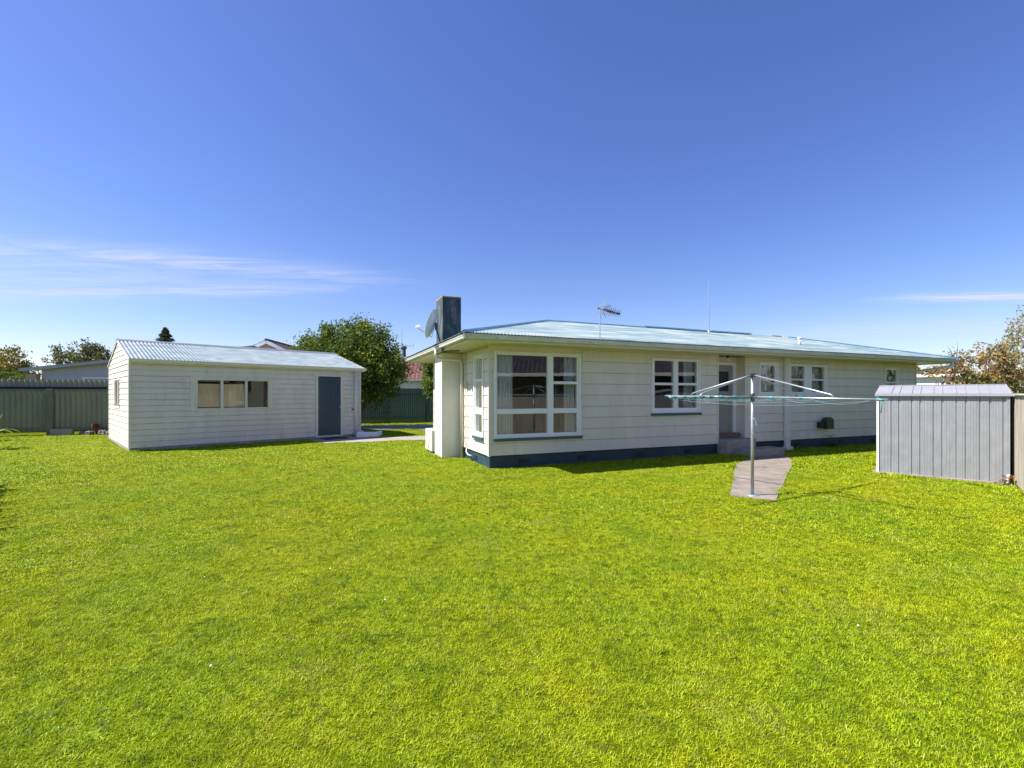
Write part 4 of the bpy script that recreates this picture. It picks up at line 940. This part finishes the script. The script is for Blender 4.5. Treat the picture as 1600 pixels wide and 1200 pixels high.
# right-hand trees
t6 = thing('rusty_shrub', 'small rusty leaved tree in front of the white building beside the house eave', 'tree', (15.45, 17.6, 0))
bl = [(.25,0,2.5,.45,.4,.18), (1.0,0,2.4,.45,.4,.65), (1.05,.1,2.95,.3,.3,.35), (.9,0,1.8,.5,.5,.35)]
crown('crown', bl, 60, 1300, .10, M['leaf_rust'], 31, t6, .22, .5, (.15,1), (.25,1.05)); trunk(t6, limbs(gen, (0.3,0,-.1), (.6,0,2.5), .06, 9, .55, bl)+[([(.9,0,2.6), (1.0,0,3.2), (1.02,0,3.65)], [.02,.012,.004]), ([(.95,0,2.8), (.75,0,3.3), (.62,.0,3.5)], [.015,.01,.004])], M['bark'])
t6b = thing('green_shrub', 'olive green shrub low behind the metal shed roof between the rusty trees', 'shrub', (16.6, 17.0, 0))
bl = [(-.3,0,1.9,.6,.5,.55), (.5,0,1.8,.7,.5,.45), (1.3,0,1.8,.6,.5,.45)]
crown('crown', bl, 60, 1800, .13, M['leaf_olive'], 32, t6b, .28, .5, (.0,.8), (.2,1.05)); trunk(t6b, limbs(gen, (.3,0,-.1), (.3,0,1.8), .05, 5, .5, bl), M['bark'])
t7 = thing('copper_tree', 'copper brown drooping tree rising above the metal shed roof', 'tree', (17.6, 17.4, 0))
bl = [(-.1,0,2.75,.95,.8,.75), (.0,0,3.35,.75,.7,.4), (-.5,0,2.3,.6,.6,.55), (.6,0,2.4,.6,.6,.6)]
crown('crown', bl, 150, 4200, .12, M['leaf_gold_brown'], 33, t7, .30, .4, (.0,1.), (.3,1.05), .45); trunk(t7, limbs(gen, (0,0,-.1), (-.1,0,3.2), .08, 8, .5, bl), M['bark'])
t8 = thing('birch_tree', 'tall drooping grey green tree with pale bare branches behind the timber fence', 'tree', (20.0, 18.2, 0))
bl = [(-.2,0,3.6,1.1,1.0,1.0), (.3,0,4.6,.9,.9,.7), (1.2,.1,4.0,1.3,1.1,1.3), (-.5,-.1,2.5,1.0,.9,.8), (.8,-.2,2.6,1.3,1.0,.9), (-.9,0,2.9,.5,.5,.8), (1.9,0,2.9,1.0,1.0,1.2)]
crown('crown', bl, 330, 11500, .14, M['leaf_willow'], 34, t8, .34, .33, (.0,1.), (.25,1.05), .6)
trunk(t8, [([(.7,0,-.1), (.6,0,1.2), (.2,-.25,2.3), (-.35,-.6,2.95), (-.75,-.8,3.45), (-1.1,-.7,3.7)], [.13,.12,.075,.055,.035,.015]), ([(.6,0,1.2), (.5,0,2.6), (.25,-.6,3.6), (.05,-.7,4.8)], [.11,.09,.05,.015]), ([(.6,0,1.5), (1.2,0,2.8), (1.5,0,4.3)], [.09,.07,.02]), ([(.2,-.25,2.3), (-.3,-.7,2.35), (-.8,-.75,2.45)], [.05,.03,.01])], M['bark_pale'])
hg = thing('clipped_hedge', 'long olive and brown hedge top behind the low white building', 'hedge', (22.0, 31.0, 0))
bl = [(x, 0, 2.6, 1.6, 1.0, .9) for x in (-3.0, -1.2, .6, 2.4, 4.2, 6.0)]
crown('foliage', bl, 200, 6000, .2, M['leaf_rust'], 35, hg, .4, .5, (0,.75)); trunk(hg, [([(x,0,-.1), (x,0,2.2)], [.08,.04]) for x in (-3.0,.6,4.2)], M['bark'])
# leafy garden plant at the left frame edge
def leaf_blade(mb, base, dirn, L, w, droop, tilt):
    base = Vector(base); d = Vector((math.cos(dirn), math.sin(dirn), 0)); sdv = Vector((-d.y, d.x, 0)); prev = None
    for i in range(9):
        t = i/8; p = base+d*L*(t*math.cos(tilt))+Vector((0,0,L*(t*math.sin(tilt)-droop*t*t))); ww = w*math.sin(math.pi*min(1, .08+.92*t))**.7*(1 if t < .98 else .1)
        c = (p-sdv*ww, p+Vector((0,0,-.12*ww)), p+sdv*ww)
        if prev: mb.quad(prev[0], prev[1], c[1], c[0]); mb.quad(prev[1], prev[2], c[2], c[1])
        prev = c
def plant(name, label, loc, n, L, w, mat, cat='plant', seed=0, droop=.5, tl=(.6,1.35), fan=(0, 6.28)):
    r_ = random.Random(seed); p = thing(name, label, cat, loc)
    st_ = MB(); lf = MB()
    for k in range(n):
        a = r_.uniform(*fan); h0 = r_.uniform(.05, .35)*L; b = (.04*math.cos(a), .04*math.sin(a), h0)
        st_.tube([(.02*math.cos(a), .02*math.sin(a), -.05), b], .012, 5); leaf_blade(lf, b, a, L*r_.uniform(.6, 1.1), w*r_.uniform(.7, 1.2), droop*r_.uniform(.5, 1.3), r_.uniform(*tl))
    o = lf.build('foliage', mat, p, smooth=True); at = o.data.attributes.new('tone', 'FLOAT', 'POINT'); at.data.foreach_set('value', [r_.random() for _ in range(len(o.data.vertices))])
    st_.build('stem', M['leaf_dark'], p)
    return p
hb = thing('off_frame_hedge', 'unseen dark hedge added beyond the timber fence to darken the far window reflections', 'hedge', (19.5, 13.2, 0))  # hedge added out of view, there only to darken the far panes' reflections
bl = [(x*.7, x*.7, 1.7, 1.5, 1.5, 1.6) for x in (-3.2, -1.6, 0, 1.6, 3.2)]
crown('foliage', bl, 160, 6000, .24, M['leaf_dark'], 36, hb, .5); trunk(hb, [([(x,x,-.1), (x,x,1.8)], [.09,.04]) for x in (-2.2, 0, 2.2)], M['bark'])
plant('garden_plant', 'lime green strappy plant growing in front of the tall corrugated fence', (-15.95, 13.9, 0), 16, 1.15, .075, M['leaf_lime'], seed=5, droop=.55)
plant('dry_fern', 'dead orange brown fern between the metal shed and the timber fence', (8.95, 8.47, 0), 46, .32, .012, M['leaf_dry'], seed=8, droop=.75, cat='fern')
# off-frame shrubs on the left boundary, seen by the shade they throw on the lawn
def shrub(label, x, y, h, r_, seed, mat):
    t = thing('boundary_shrub', label, 'shrub', (x, y, 0)); bl = [(0,0,h*.55,r_,r_,h*.5), (.2*r_,.4*r_,h*.8,r_*.6,r_*.6,h*.25), (-.3*r_,-.3*r_,h*.4,r_*.9,r_*.8,h*.38)]
    crown('crown', bl, 90, 3600, .13, mat, seed, t, .3); trunk(t, limbs(gen, (0,0,-.1), (0,0,h*.6), .06, 4, .4, bl), M['bark'])
lh = thing('off_frame_hedge', 'low dark hedge shading the lawn edge on the side away from the metal shed', 'hedge', (-8.80, 6.4, 0))
bl = [(1.75-k*.5, -1.62+k*.46, .82, .36, .36, .72) for k in range(8)]
crown('foliage', bl, 220, 9000, .10, M['leaf_dark'], 41, lh, .22); trunk(lh, [([(1.5-k*1.0, -1.4+k*.92, -.1), (1.5-k*1.0, -1.4+k*.92, .9)], [.05,.02]) for k in range(4)], M['bark'])
shrub('largest dark green shrub at the lawn edge close to the corrugated fence', -20.6, 15.9, 2.2, 1.0, 42, M['leaf_dark'])
shrub('smaller dark shrub at the lawn edge beside the lime green plant', -19.3, 14.3, 1.5, .7, 43, M['leaf_dark'])

plant('weed', 'small dark weed growing against the blue foundation below the utility box', (*hw(11.35, -.12), 0), 14, .28, .03, M['leaf_dark'], seed=9, droop=.35)
plant('weed', 'low leafy weed at the foot of the white wall downpipe', (*hw(9.75, -.14), 0), 10, .16, .025, M['leaf_lime'], seed=10, droop=.35)
# ------------------------------------------------------------------ RUBBLE BY THE LEFT FENCE
def rock(x, y, r_, seed, label, mat=None, sq=(1,.8,.7)):
    g = np.random.default_rng(seed); m_ = MB(); nu, nv = 10, 7; ph = g.uniform(0, 6, 6)
    pts = []
    for j in range(nv+1):
        th = math.pi*j/nv
        for i in range(nu):
            a = 2*math.pi*i/nu; k = 1+.16*math.sin(3*a+ph[0])*math.sin(th)+.14*math.sin(2*a+ph[1]+th*2)+.08*math.cos(5*th+ph[2])
            pts.append((r_*k*math.sin(th)*math.cos(a)*sq[0], r_*k*math.sin(th)*math.sin(a)*sq[1], r_*k*math.cos(th)*sq[2]))
    m_.v = pts
    for j in range(nv):
        for i in range(nu):
            a, b = j*nu+i, j*nu+(i+1) % nu; m_.f.append((a, b, b+nu, a+nu)); m_.mi.append(0)
    o = m_.build('rock', mat or M['stone'], None); o.location = (x, y, r_*sq[2]*.6); o.rotation_euler = (0, 0, g.uniform(0, 6)); return tag(o, label, 'rock', 'rocks heaped by the corrugated fence')
ords = ['first', 'second', 'third', 'fourth', 'fifth']
front = [(-18.05,19.2,.13), (-17.65,19.05,.16), (-17.2,19.15,.18), (-16.8,19.0,.17), (-16.45,19.2,.20)]
for k, (x, y, r_) in enumerate(front):
    rock(x, y, r_, 50+k, 'grey rock on the grass edge, %s along the heap from the concrete block' % ords[k])
rock(-17.0, 19.65, .24, 56, 'grey rock at the back of the heap directly below the black bag'); rock(-17.55, 19.5, .22, 57, 'grey rock at the back of the heap directly below the terracotta pot')
o = rock(-16.35, 19.35, .22, 70, 'largest pale rock perched highest on the heap against the outbuilding end wall'); o.location.z = .40
cb = MB(); cb.box(-.34, .34, -.12, .12, 0, .26); cb.box(-.30,-.05,-.125,-.1201,.05,.21); o = cb.build('concrete_block', M['concrete'], None, bevel=.012); o.location = (-18.75, 19.02, -.01); o.rotation_euler = (0,0,R(22)); tag(o, 'pale concrete block lying at the foot of the corrugated fence', 'block')
pt = MB(); pt.lathe((0,0,0), [(.0,.0), (.15,0), (.21,.30), (.24,.30), (.24,.36), (.205,.36), (.14,.04), (0,.04)], 20); o = pt.build('flower_pot', M['terracotta'], None, smooth=False); o.scale = (.62,)*3; o.location = (-17.72, 19.3, .30); o.rotation_euler = (R(80), R(10), R(60)); tag(o, 'orange terracotta pot lying on its side on the rock heap', 'pot')
bgm = MB(); bgm.lathe((0,0,0), [(.0,0), (.2,.02), (.24,.12), (.2,.24), (.08,.3), (.0,.31)], 14); o = bgm.build('black_bag', M['black'], None, smooth=True); o.location = (-16.75, 19.62, .38); o.scale = (1,.8,.7); tag(o, 'black plastic bag slumped behind the terracotta pot', 'bag')

# power line far behind
pw = MB()
for dz_, y_ in ((7.6, 75.0), (6.4, 75.3)):
    pw.tube([(-140+k*10, y_, dz_+.9*((k-8)/8)**2) for k in range(17)], .02, 4)
tag(pw.build('power_line', M['dark_metal'], None), 'two thin overhead wires crossing the sky above the grey house', 'wire')

# ------------------------------------------------------------------ GROUND
gm = MB()
gx = [-1500,-300,-60,-30,-20,-10,0,10,20,30,60,300,1500]; gy = [-300,-60,-20,0,10,20,30,60,300,1500]
for a, b in zip(gx, gx[1:]):
    for c, d in zip(gy, gy[1:]): gm.quad((a,c,0), (b,c,0), (b,d,0), (a,d,0))
tag(gm.build('ground', M['soil'], None), kind='structure')
def flat(name, poly, z, mat, th=.05):
    m_ = MB(); n = len(poly); m_.poly([(x, y, z) for x, y in poly])
    for (a, b), (c, d) in zip(poly, poly[1:]+poly[:1]): m_.quad((a,b,z), (c,d,z), (c,d,z-th), (a,b,z-th))
    return tag(m_.build(name, mat, None), kind='structure')
pathp = [(3.37,7.54), (3.94,7.22), (6.66,11.41), hw(8.3,-.83), hw(7.0,-.83), (5.0,10.89)]
flat('path', pathp, .014, M['path'])
spath = [sw_(5.05,-.05), (-6.62,15.72), (-3.6,16.9), (-1.2,17.9), (-1.7,19.4), (-3.95,18.56), (-5.55,17.74), sw_(6.95,-.05)]
flat('shed_path', spath, .012, M['drive'])
drvp = [(-9.5,24.9), (-9.4,21.4), (-7.38,22.1), (-4.3,21.9), (6,24.5), (6,28), (-3,25.6)]
flat('driveway', drvp, .010, M['drive'])

# ------------------------------------------------------------------ LAWN GRASS (nobody could count it)
def inpoly(px_, py_, poly):
    c = np.zeros(px_.shape, bool); n = len(poly)
    for i in range(n):
        (x1, y1), (x2, y2) = poly[i], poly[(i+1) % n]
        if y1 == y2: continue
        k = ((y1 > py_) != (y2 > py_)) & (px_ < (x2-x1)*(py_-y1)/(y2-y1)+x1); c ^= k
    return c
def rect(o, r_, x0, x1, y0, y1): return [loc2w(o, r_, *p) for p in ((x0,y0), (x1,y0), (x1,y1), (x0,y1))]
EXC = [rect(HO, HR, .02, HL, .02, HD), rect(HO, HR, -.55, 0, 2.17, 2.96), rect(HO, HR, -.62, -.28, 3.1, 4.0), rect(HO, HR, 6.7, 7.78, -.34, 0), rect(HO, HR, 6.95, 8.25, -.85, -.3), rect(SO, SR, 0, SL, 0, SDp), rect(MO, MR, -.08, ML+.08, -.08, MD+.08),
       pathp, spath, drvp, [(-40,10.65-.03), (-26,16.25), (-10,22.65), (-10,40), (-40,40)], [(-11,25.6), (-1.5,29.2), (10,33), (10,60), (-11,60)], [rfA, (rfA[0]+2.2, rfA[1]+2.7), (30,12), (30,-10), rfB]]
def excl(x, y, jit=False):
    r_ = np.zeros(x.shape, bool)
    for p in EXC:
        if jit and p in (pathp, spath, drvp):                      # turf creeping unevenly over the concrete edges
            jx = .035*np.sin(x*9+y*4)+.025*np.sin(y*23+1)+gg.normal(size=x.shape)*.018; jy = .035*np.sin(y*8-x*5)+.025*np.sin(x*19)+gg.normal(size=x.shape)*.018
            r_ |= inpoly(x+jx, y+jy, p)
        else: r_ |= inpoly(x, y, p)
    return r_
def blades(g, xy, wmin, wmax, hmin, hmax, zb=0., hk=1.):
    n = len(xy); a = g.uniform(0, 6.283, n); L = g.uniform(hmin, hmax, n)*hk; w_ = g.uniform(wmin, wmax, n)
    l1 = g.uniform(.2, 1.15, n); l2 = l1+g.uniform(.1, .7, n)
    d = np.stack([np.cos(a), np.sin(a), np.zeros(n)], 1); s_ = np.stack([-np.sin(a), np.cos(a), np.zeros(n)], 1)*w_[:, None]*.5
    tw = g.uniform(-.6, .6, n); s_ = s_*np.cos(tw)[:, None]+np.array([0,0,1.])*(w_*.5*np.sin(tw))[:, None]
    b = np.concatenate([xy, np.full((n, 1), zb)], 1); up = np.array([0,0,1.])
    m_ = b+(d*np.sin(l1)[:, None]+up*np.cos(l1)[:, None])*(L*.5)[:, None]; t = m_+(d*np.sin(l2)[:, None]+up*np.cos(l2)[:, None])*(L*.5)[:, None]
    return np.stack([b-s_, b+s_, m_+s_*.85, m_-s_*.85, t], 1)
def blade_mesh(name, V, tone, mat):
    n = len(V); me = bpy.data.meshes.new(name); me.vertices.add(n*5); me.vertices.foreach_set('co', V.reshape(-1).astype(np.float32))
    i = np.arange(n, dtype=np.int32)[:, None]*5; lp_ = np.concatenate([i+np.array([[0,1,2,3]]), i+np.array([[3,2,4]])], 1).reshape(-1).astype(np.int32)
    me.loops.add(n*7); me.loops.foreach_set('vertex_index', lp_); me.polygons.add(n*2)
    ls = (np.arange(n, dtype=np.int32)[:, None]*7+np.array([[0,4]])).reshape(-1).astype(np.int32); me.polygons.foreach_set('loop_start', ls)
    me.update(calc_edges=True); at = me.attributes.new('tone', 'FLOAT', 'POINT'); at.data.foreach_set('value', np.repeat(tone, 5).astype(np.float32))
    me.materials.append(mat); return bpy.data.objects.new(name, me)
TS = .4
LOD = [(3800, .0021, .0040, .010, .032), (1450, .0040, .0078, .012, .033), (380, .010, .019, .018, .040)]
NV = 6
def patch_xy(g, n):
    k = max(8, n//18); c = g.uniform(-TS/2, TS/2, (k, 2)); idx = g.integers(0, k, n); ct = g.uniform(0, 1, k); ch = g.uniform(.6, 1.35, k)
    xy = c[idx]+g.normal(size=(n, 2))*.02; fr = g.uniform(0, 1, n) < .60; xy[fr] = g.uniform(-TS/2, TS/2, (fr.sum(), 2))
    return xy, ct[idx], np.where(fr, .8, ch[idx])
def tones(g, n): 
    t = np.clip(g.beta(2.2, 2.4, n), 0, .92); k = g.uniform(0, 1, n) < .035; t[k] = g.uniform(.95, 1, k.sum()); return t
gc = bpy.data.collections.new('turf_tiles')
for l, (n, a, b, c, d) in enumerate(LOD):
    for v_ in range(NV):
        g = np.random.default_rng(100+l*10+v_)
        xy, ctn, hk_ = patch_xy(g, n); V = blades(g, xy, a, b, c, d, 0., hk_)
        if l < 2 and v_ == 5:                                       # coarser tufts here and there
            cx2 = g.uniform(-.15, .15, 2); xy2 = cx2+g.normal(size=(n//12, 2))*.035; V = np.concatenate([V, blades(g, xy2, a*1.1, b*1.2, c*1.5, d*1.6)])
        tn = tones(g, len(V)); m0 = tn[:n] < .93; tn[:n][m0] = np.clip(.55*tn[:n][m0]+.5*ctn[m0], 0, .92)
        gc.objects.link(blade_mesh('turf_%02d' % (l*NV+v_), V, tn, M['grass']))
gg = np.random.default_rng(77); tx, ty = np.meshgrid(np.arange(-27, 13, TS)+TS/2, np.arange(-1.6, 29, TS)+TS/2); tx = tx.ravel(); ty = ty.ravel()
keep = (np.abs(tx+.1) < 1.22*np.maximum(ty, 0)+2.6); tx, ty = tx[keep], ty[keep]
smp = [(i*TS/2, j*TS/2) for i in (-1,0,1) for j in (-1,0,1)]; E_ = np.stack([excl(tx+a, ty+b) for a, b in smp], 1)
full_out = ~E_.any(1); mixed = E_.any(1) & ~E_.all(1)
dist = np.hypot(tx, ty); lod = np.where(dist+gg.uniform(-.8, .8, len(dist)) < 6.2, 0, np.where(dist+gg.uniform(-1, 1, len(dist)) < 12, 1, 2))
I = np.where(full_out)[0]; me = bpy.data.meshes.new('grass'); me.vertices.add(len(I))
me.vertices.foreach_set('co', np.stack([tx[I], ty[I], np.zeros(len(I))], 1).reshape(-1).astype(np.float32))
at = me.attributes.new('idx', 'INT', 'POINT'); at.data.foreach_set('value', (lod[I]*NV+gg.integers(0, NV, len(I))).astype(np.int32))
at = me.attributes.new('rot', 'FLOAT', 'POINT'); at.data.foreach_set('value', (gg.integers(0, 4, len(I))*math.pi/2+gg.normal(size=len(I))*.06).astype(np.float32))
at = me.attributes.new('scl', 'FLOAT_VECTOR', 'POINT'); hs_ = gg.uniform(.75, 1.25, len(I)); at.data.foreach_set('vector', np.stack([np.full(len(I), 1.06)]*2+[hs_], 1).reshape(-1).astype(np.float32))
grass = bpy.data.objects.new('grass', me); COL.objects.link(grass); tag(grass, 'short sunlit yellow green grass covering the back lawn', 'grass', kind='stuff')
ng = bpy.data.node_groups.new('turf_scatter', 'GeometryNodeTree'); ng.interface.new_socket('Geometry', in_out='INPUT', socket_type='NodeSocketGeometry'); ng.interface.new_socket('Geometry', in_out='OUTPUT', socket_type='NodeSocketGeometry')
gi = ng.nodes.new('NodeGroupInput'); go = ng.nodes.new('NodeGroupOutput'); ip = ng.nodes.new('GeometryNodeInstanceOnPoints'); ci = ng.nodes.new('GeometryNodeCollectionInfo')
ci.inputs['Collection'].default_value = gc; ci.inputs['Separate Children'].default_value = True; ci.inputs['Reset Children'].default_value = True; ip.inputs['Pick Instance'].default_value = True
def na(nm, ty_): n = ng.nodes.new('GeometryNodeInputNamedAttribute'); n.data_type = ty_; n.inputs['Name'].default_value = nm; return n.outputs['Attribute']
cx3 = ng.nodes.new('ShaderNodeCombineXYZ'); ng.links.new(na('rot', 'FLOAT'), cx3.inputs['Z']); er = ng.nodes.new('FunctionNodeEulerToRotation'); ng.links.new(cx3.outputs[0], er.inputs[0])
ng.links.new(gi.outputs[0], ip.inputs['Points']); ng.links.new(ci.outputs[0], ip.inputs['Instance']); ng.links.new(na('idx', 'INT'), ip.inputs['Instance Index']); ng.links.new(er.outputs[0], ip.inputs['Rotation']); ng.links.new(na('scl', 'FLOAT_VECTOR'), ip.inputs['Scale']); ng.links.new(ip.outputs[0], go.inputs[0])
md = grass.modifiers.new('turf', 'NODES'); md.node_group = ng
Vs = []
for i in np.where(mixed)[0]:
    n, a, b, c, d = LOD[lod[i]]; xy = gg.uniform(-TS/2, TS/2, (n, 2))+np.array([tx[i], ty[i]]); xy = xy[~excl(xy[:, 0], xy[:, 1], jit=True)]
    if not len(xy): continue
    hk_ = 1.2+1.0*np.clip(np.sin(xy[:, 0]*3.1+xy[:, 1]*1.7)+np.sin(xy[:, 1]*5.3-xy[:, 0]*2.2)*.6, 0, 1.6)
    Vs.append(blades(gg, xy, a, b, c, d, 0., hk_))
V = np.concatenate(Vs); o = blade_mesh('edge_grass', V, tones(gg, len(V)), M['grass']); COL.objects.link(o); tag(o, 'longer grass fringe along walls, fences and paths', 'grass', kind='stuff')
# small white clover and daisy heads
fl = MB(); cnt = 0
while cnt < 50:
    if rnd.random() < .5:
        c = rnd.choice([(4.0,9.6), (-13,15.5), (5.8,12.0), (-.5,8.6), (-4,8), (-9,10), (2.5,9.3)]); x, y = rnd.gauss(c[0], .7), rnd.gauss(c[1], .45)
    else:
        y = rnd.uniform(2.5, 14); x = rnd.uniform(-1.1, 1.0)*y
    if excl(np.array([x]), np.array([y]))[0]: continue
    z = rnd.uniform(.024, .036); r_ = rnd.uniform(.003, .006); fl.lathe((x, y, z), [(0,.004), (r_,.003), (r_*.8,-.003), (0,-.004)], 7, (rnd.uniform(-.4,.4), rnd.uniform(-.6,.1), 1)); cnt += 1
tag(fl.build('lawn_flowers', M['flower'], None), 'tiny white clover and daisy heads dotted over the lawn', 'flowers', kind='stuff')
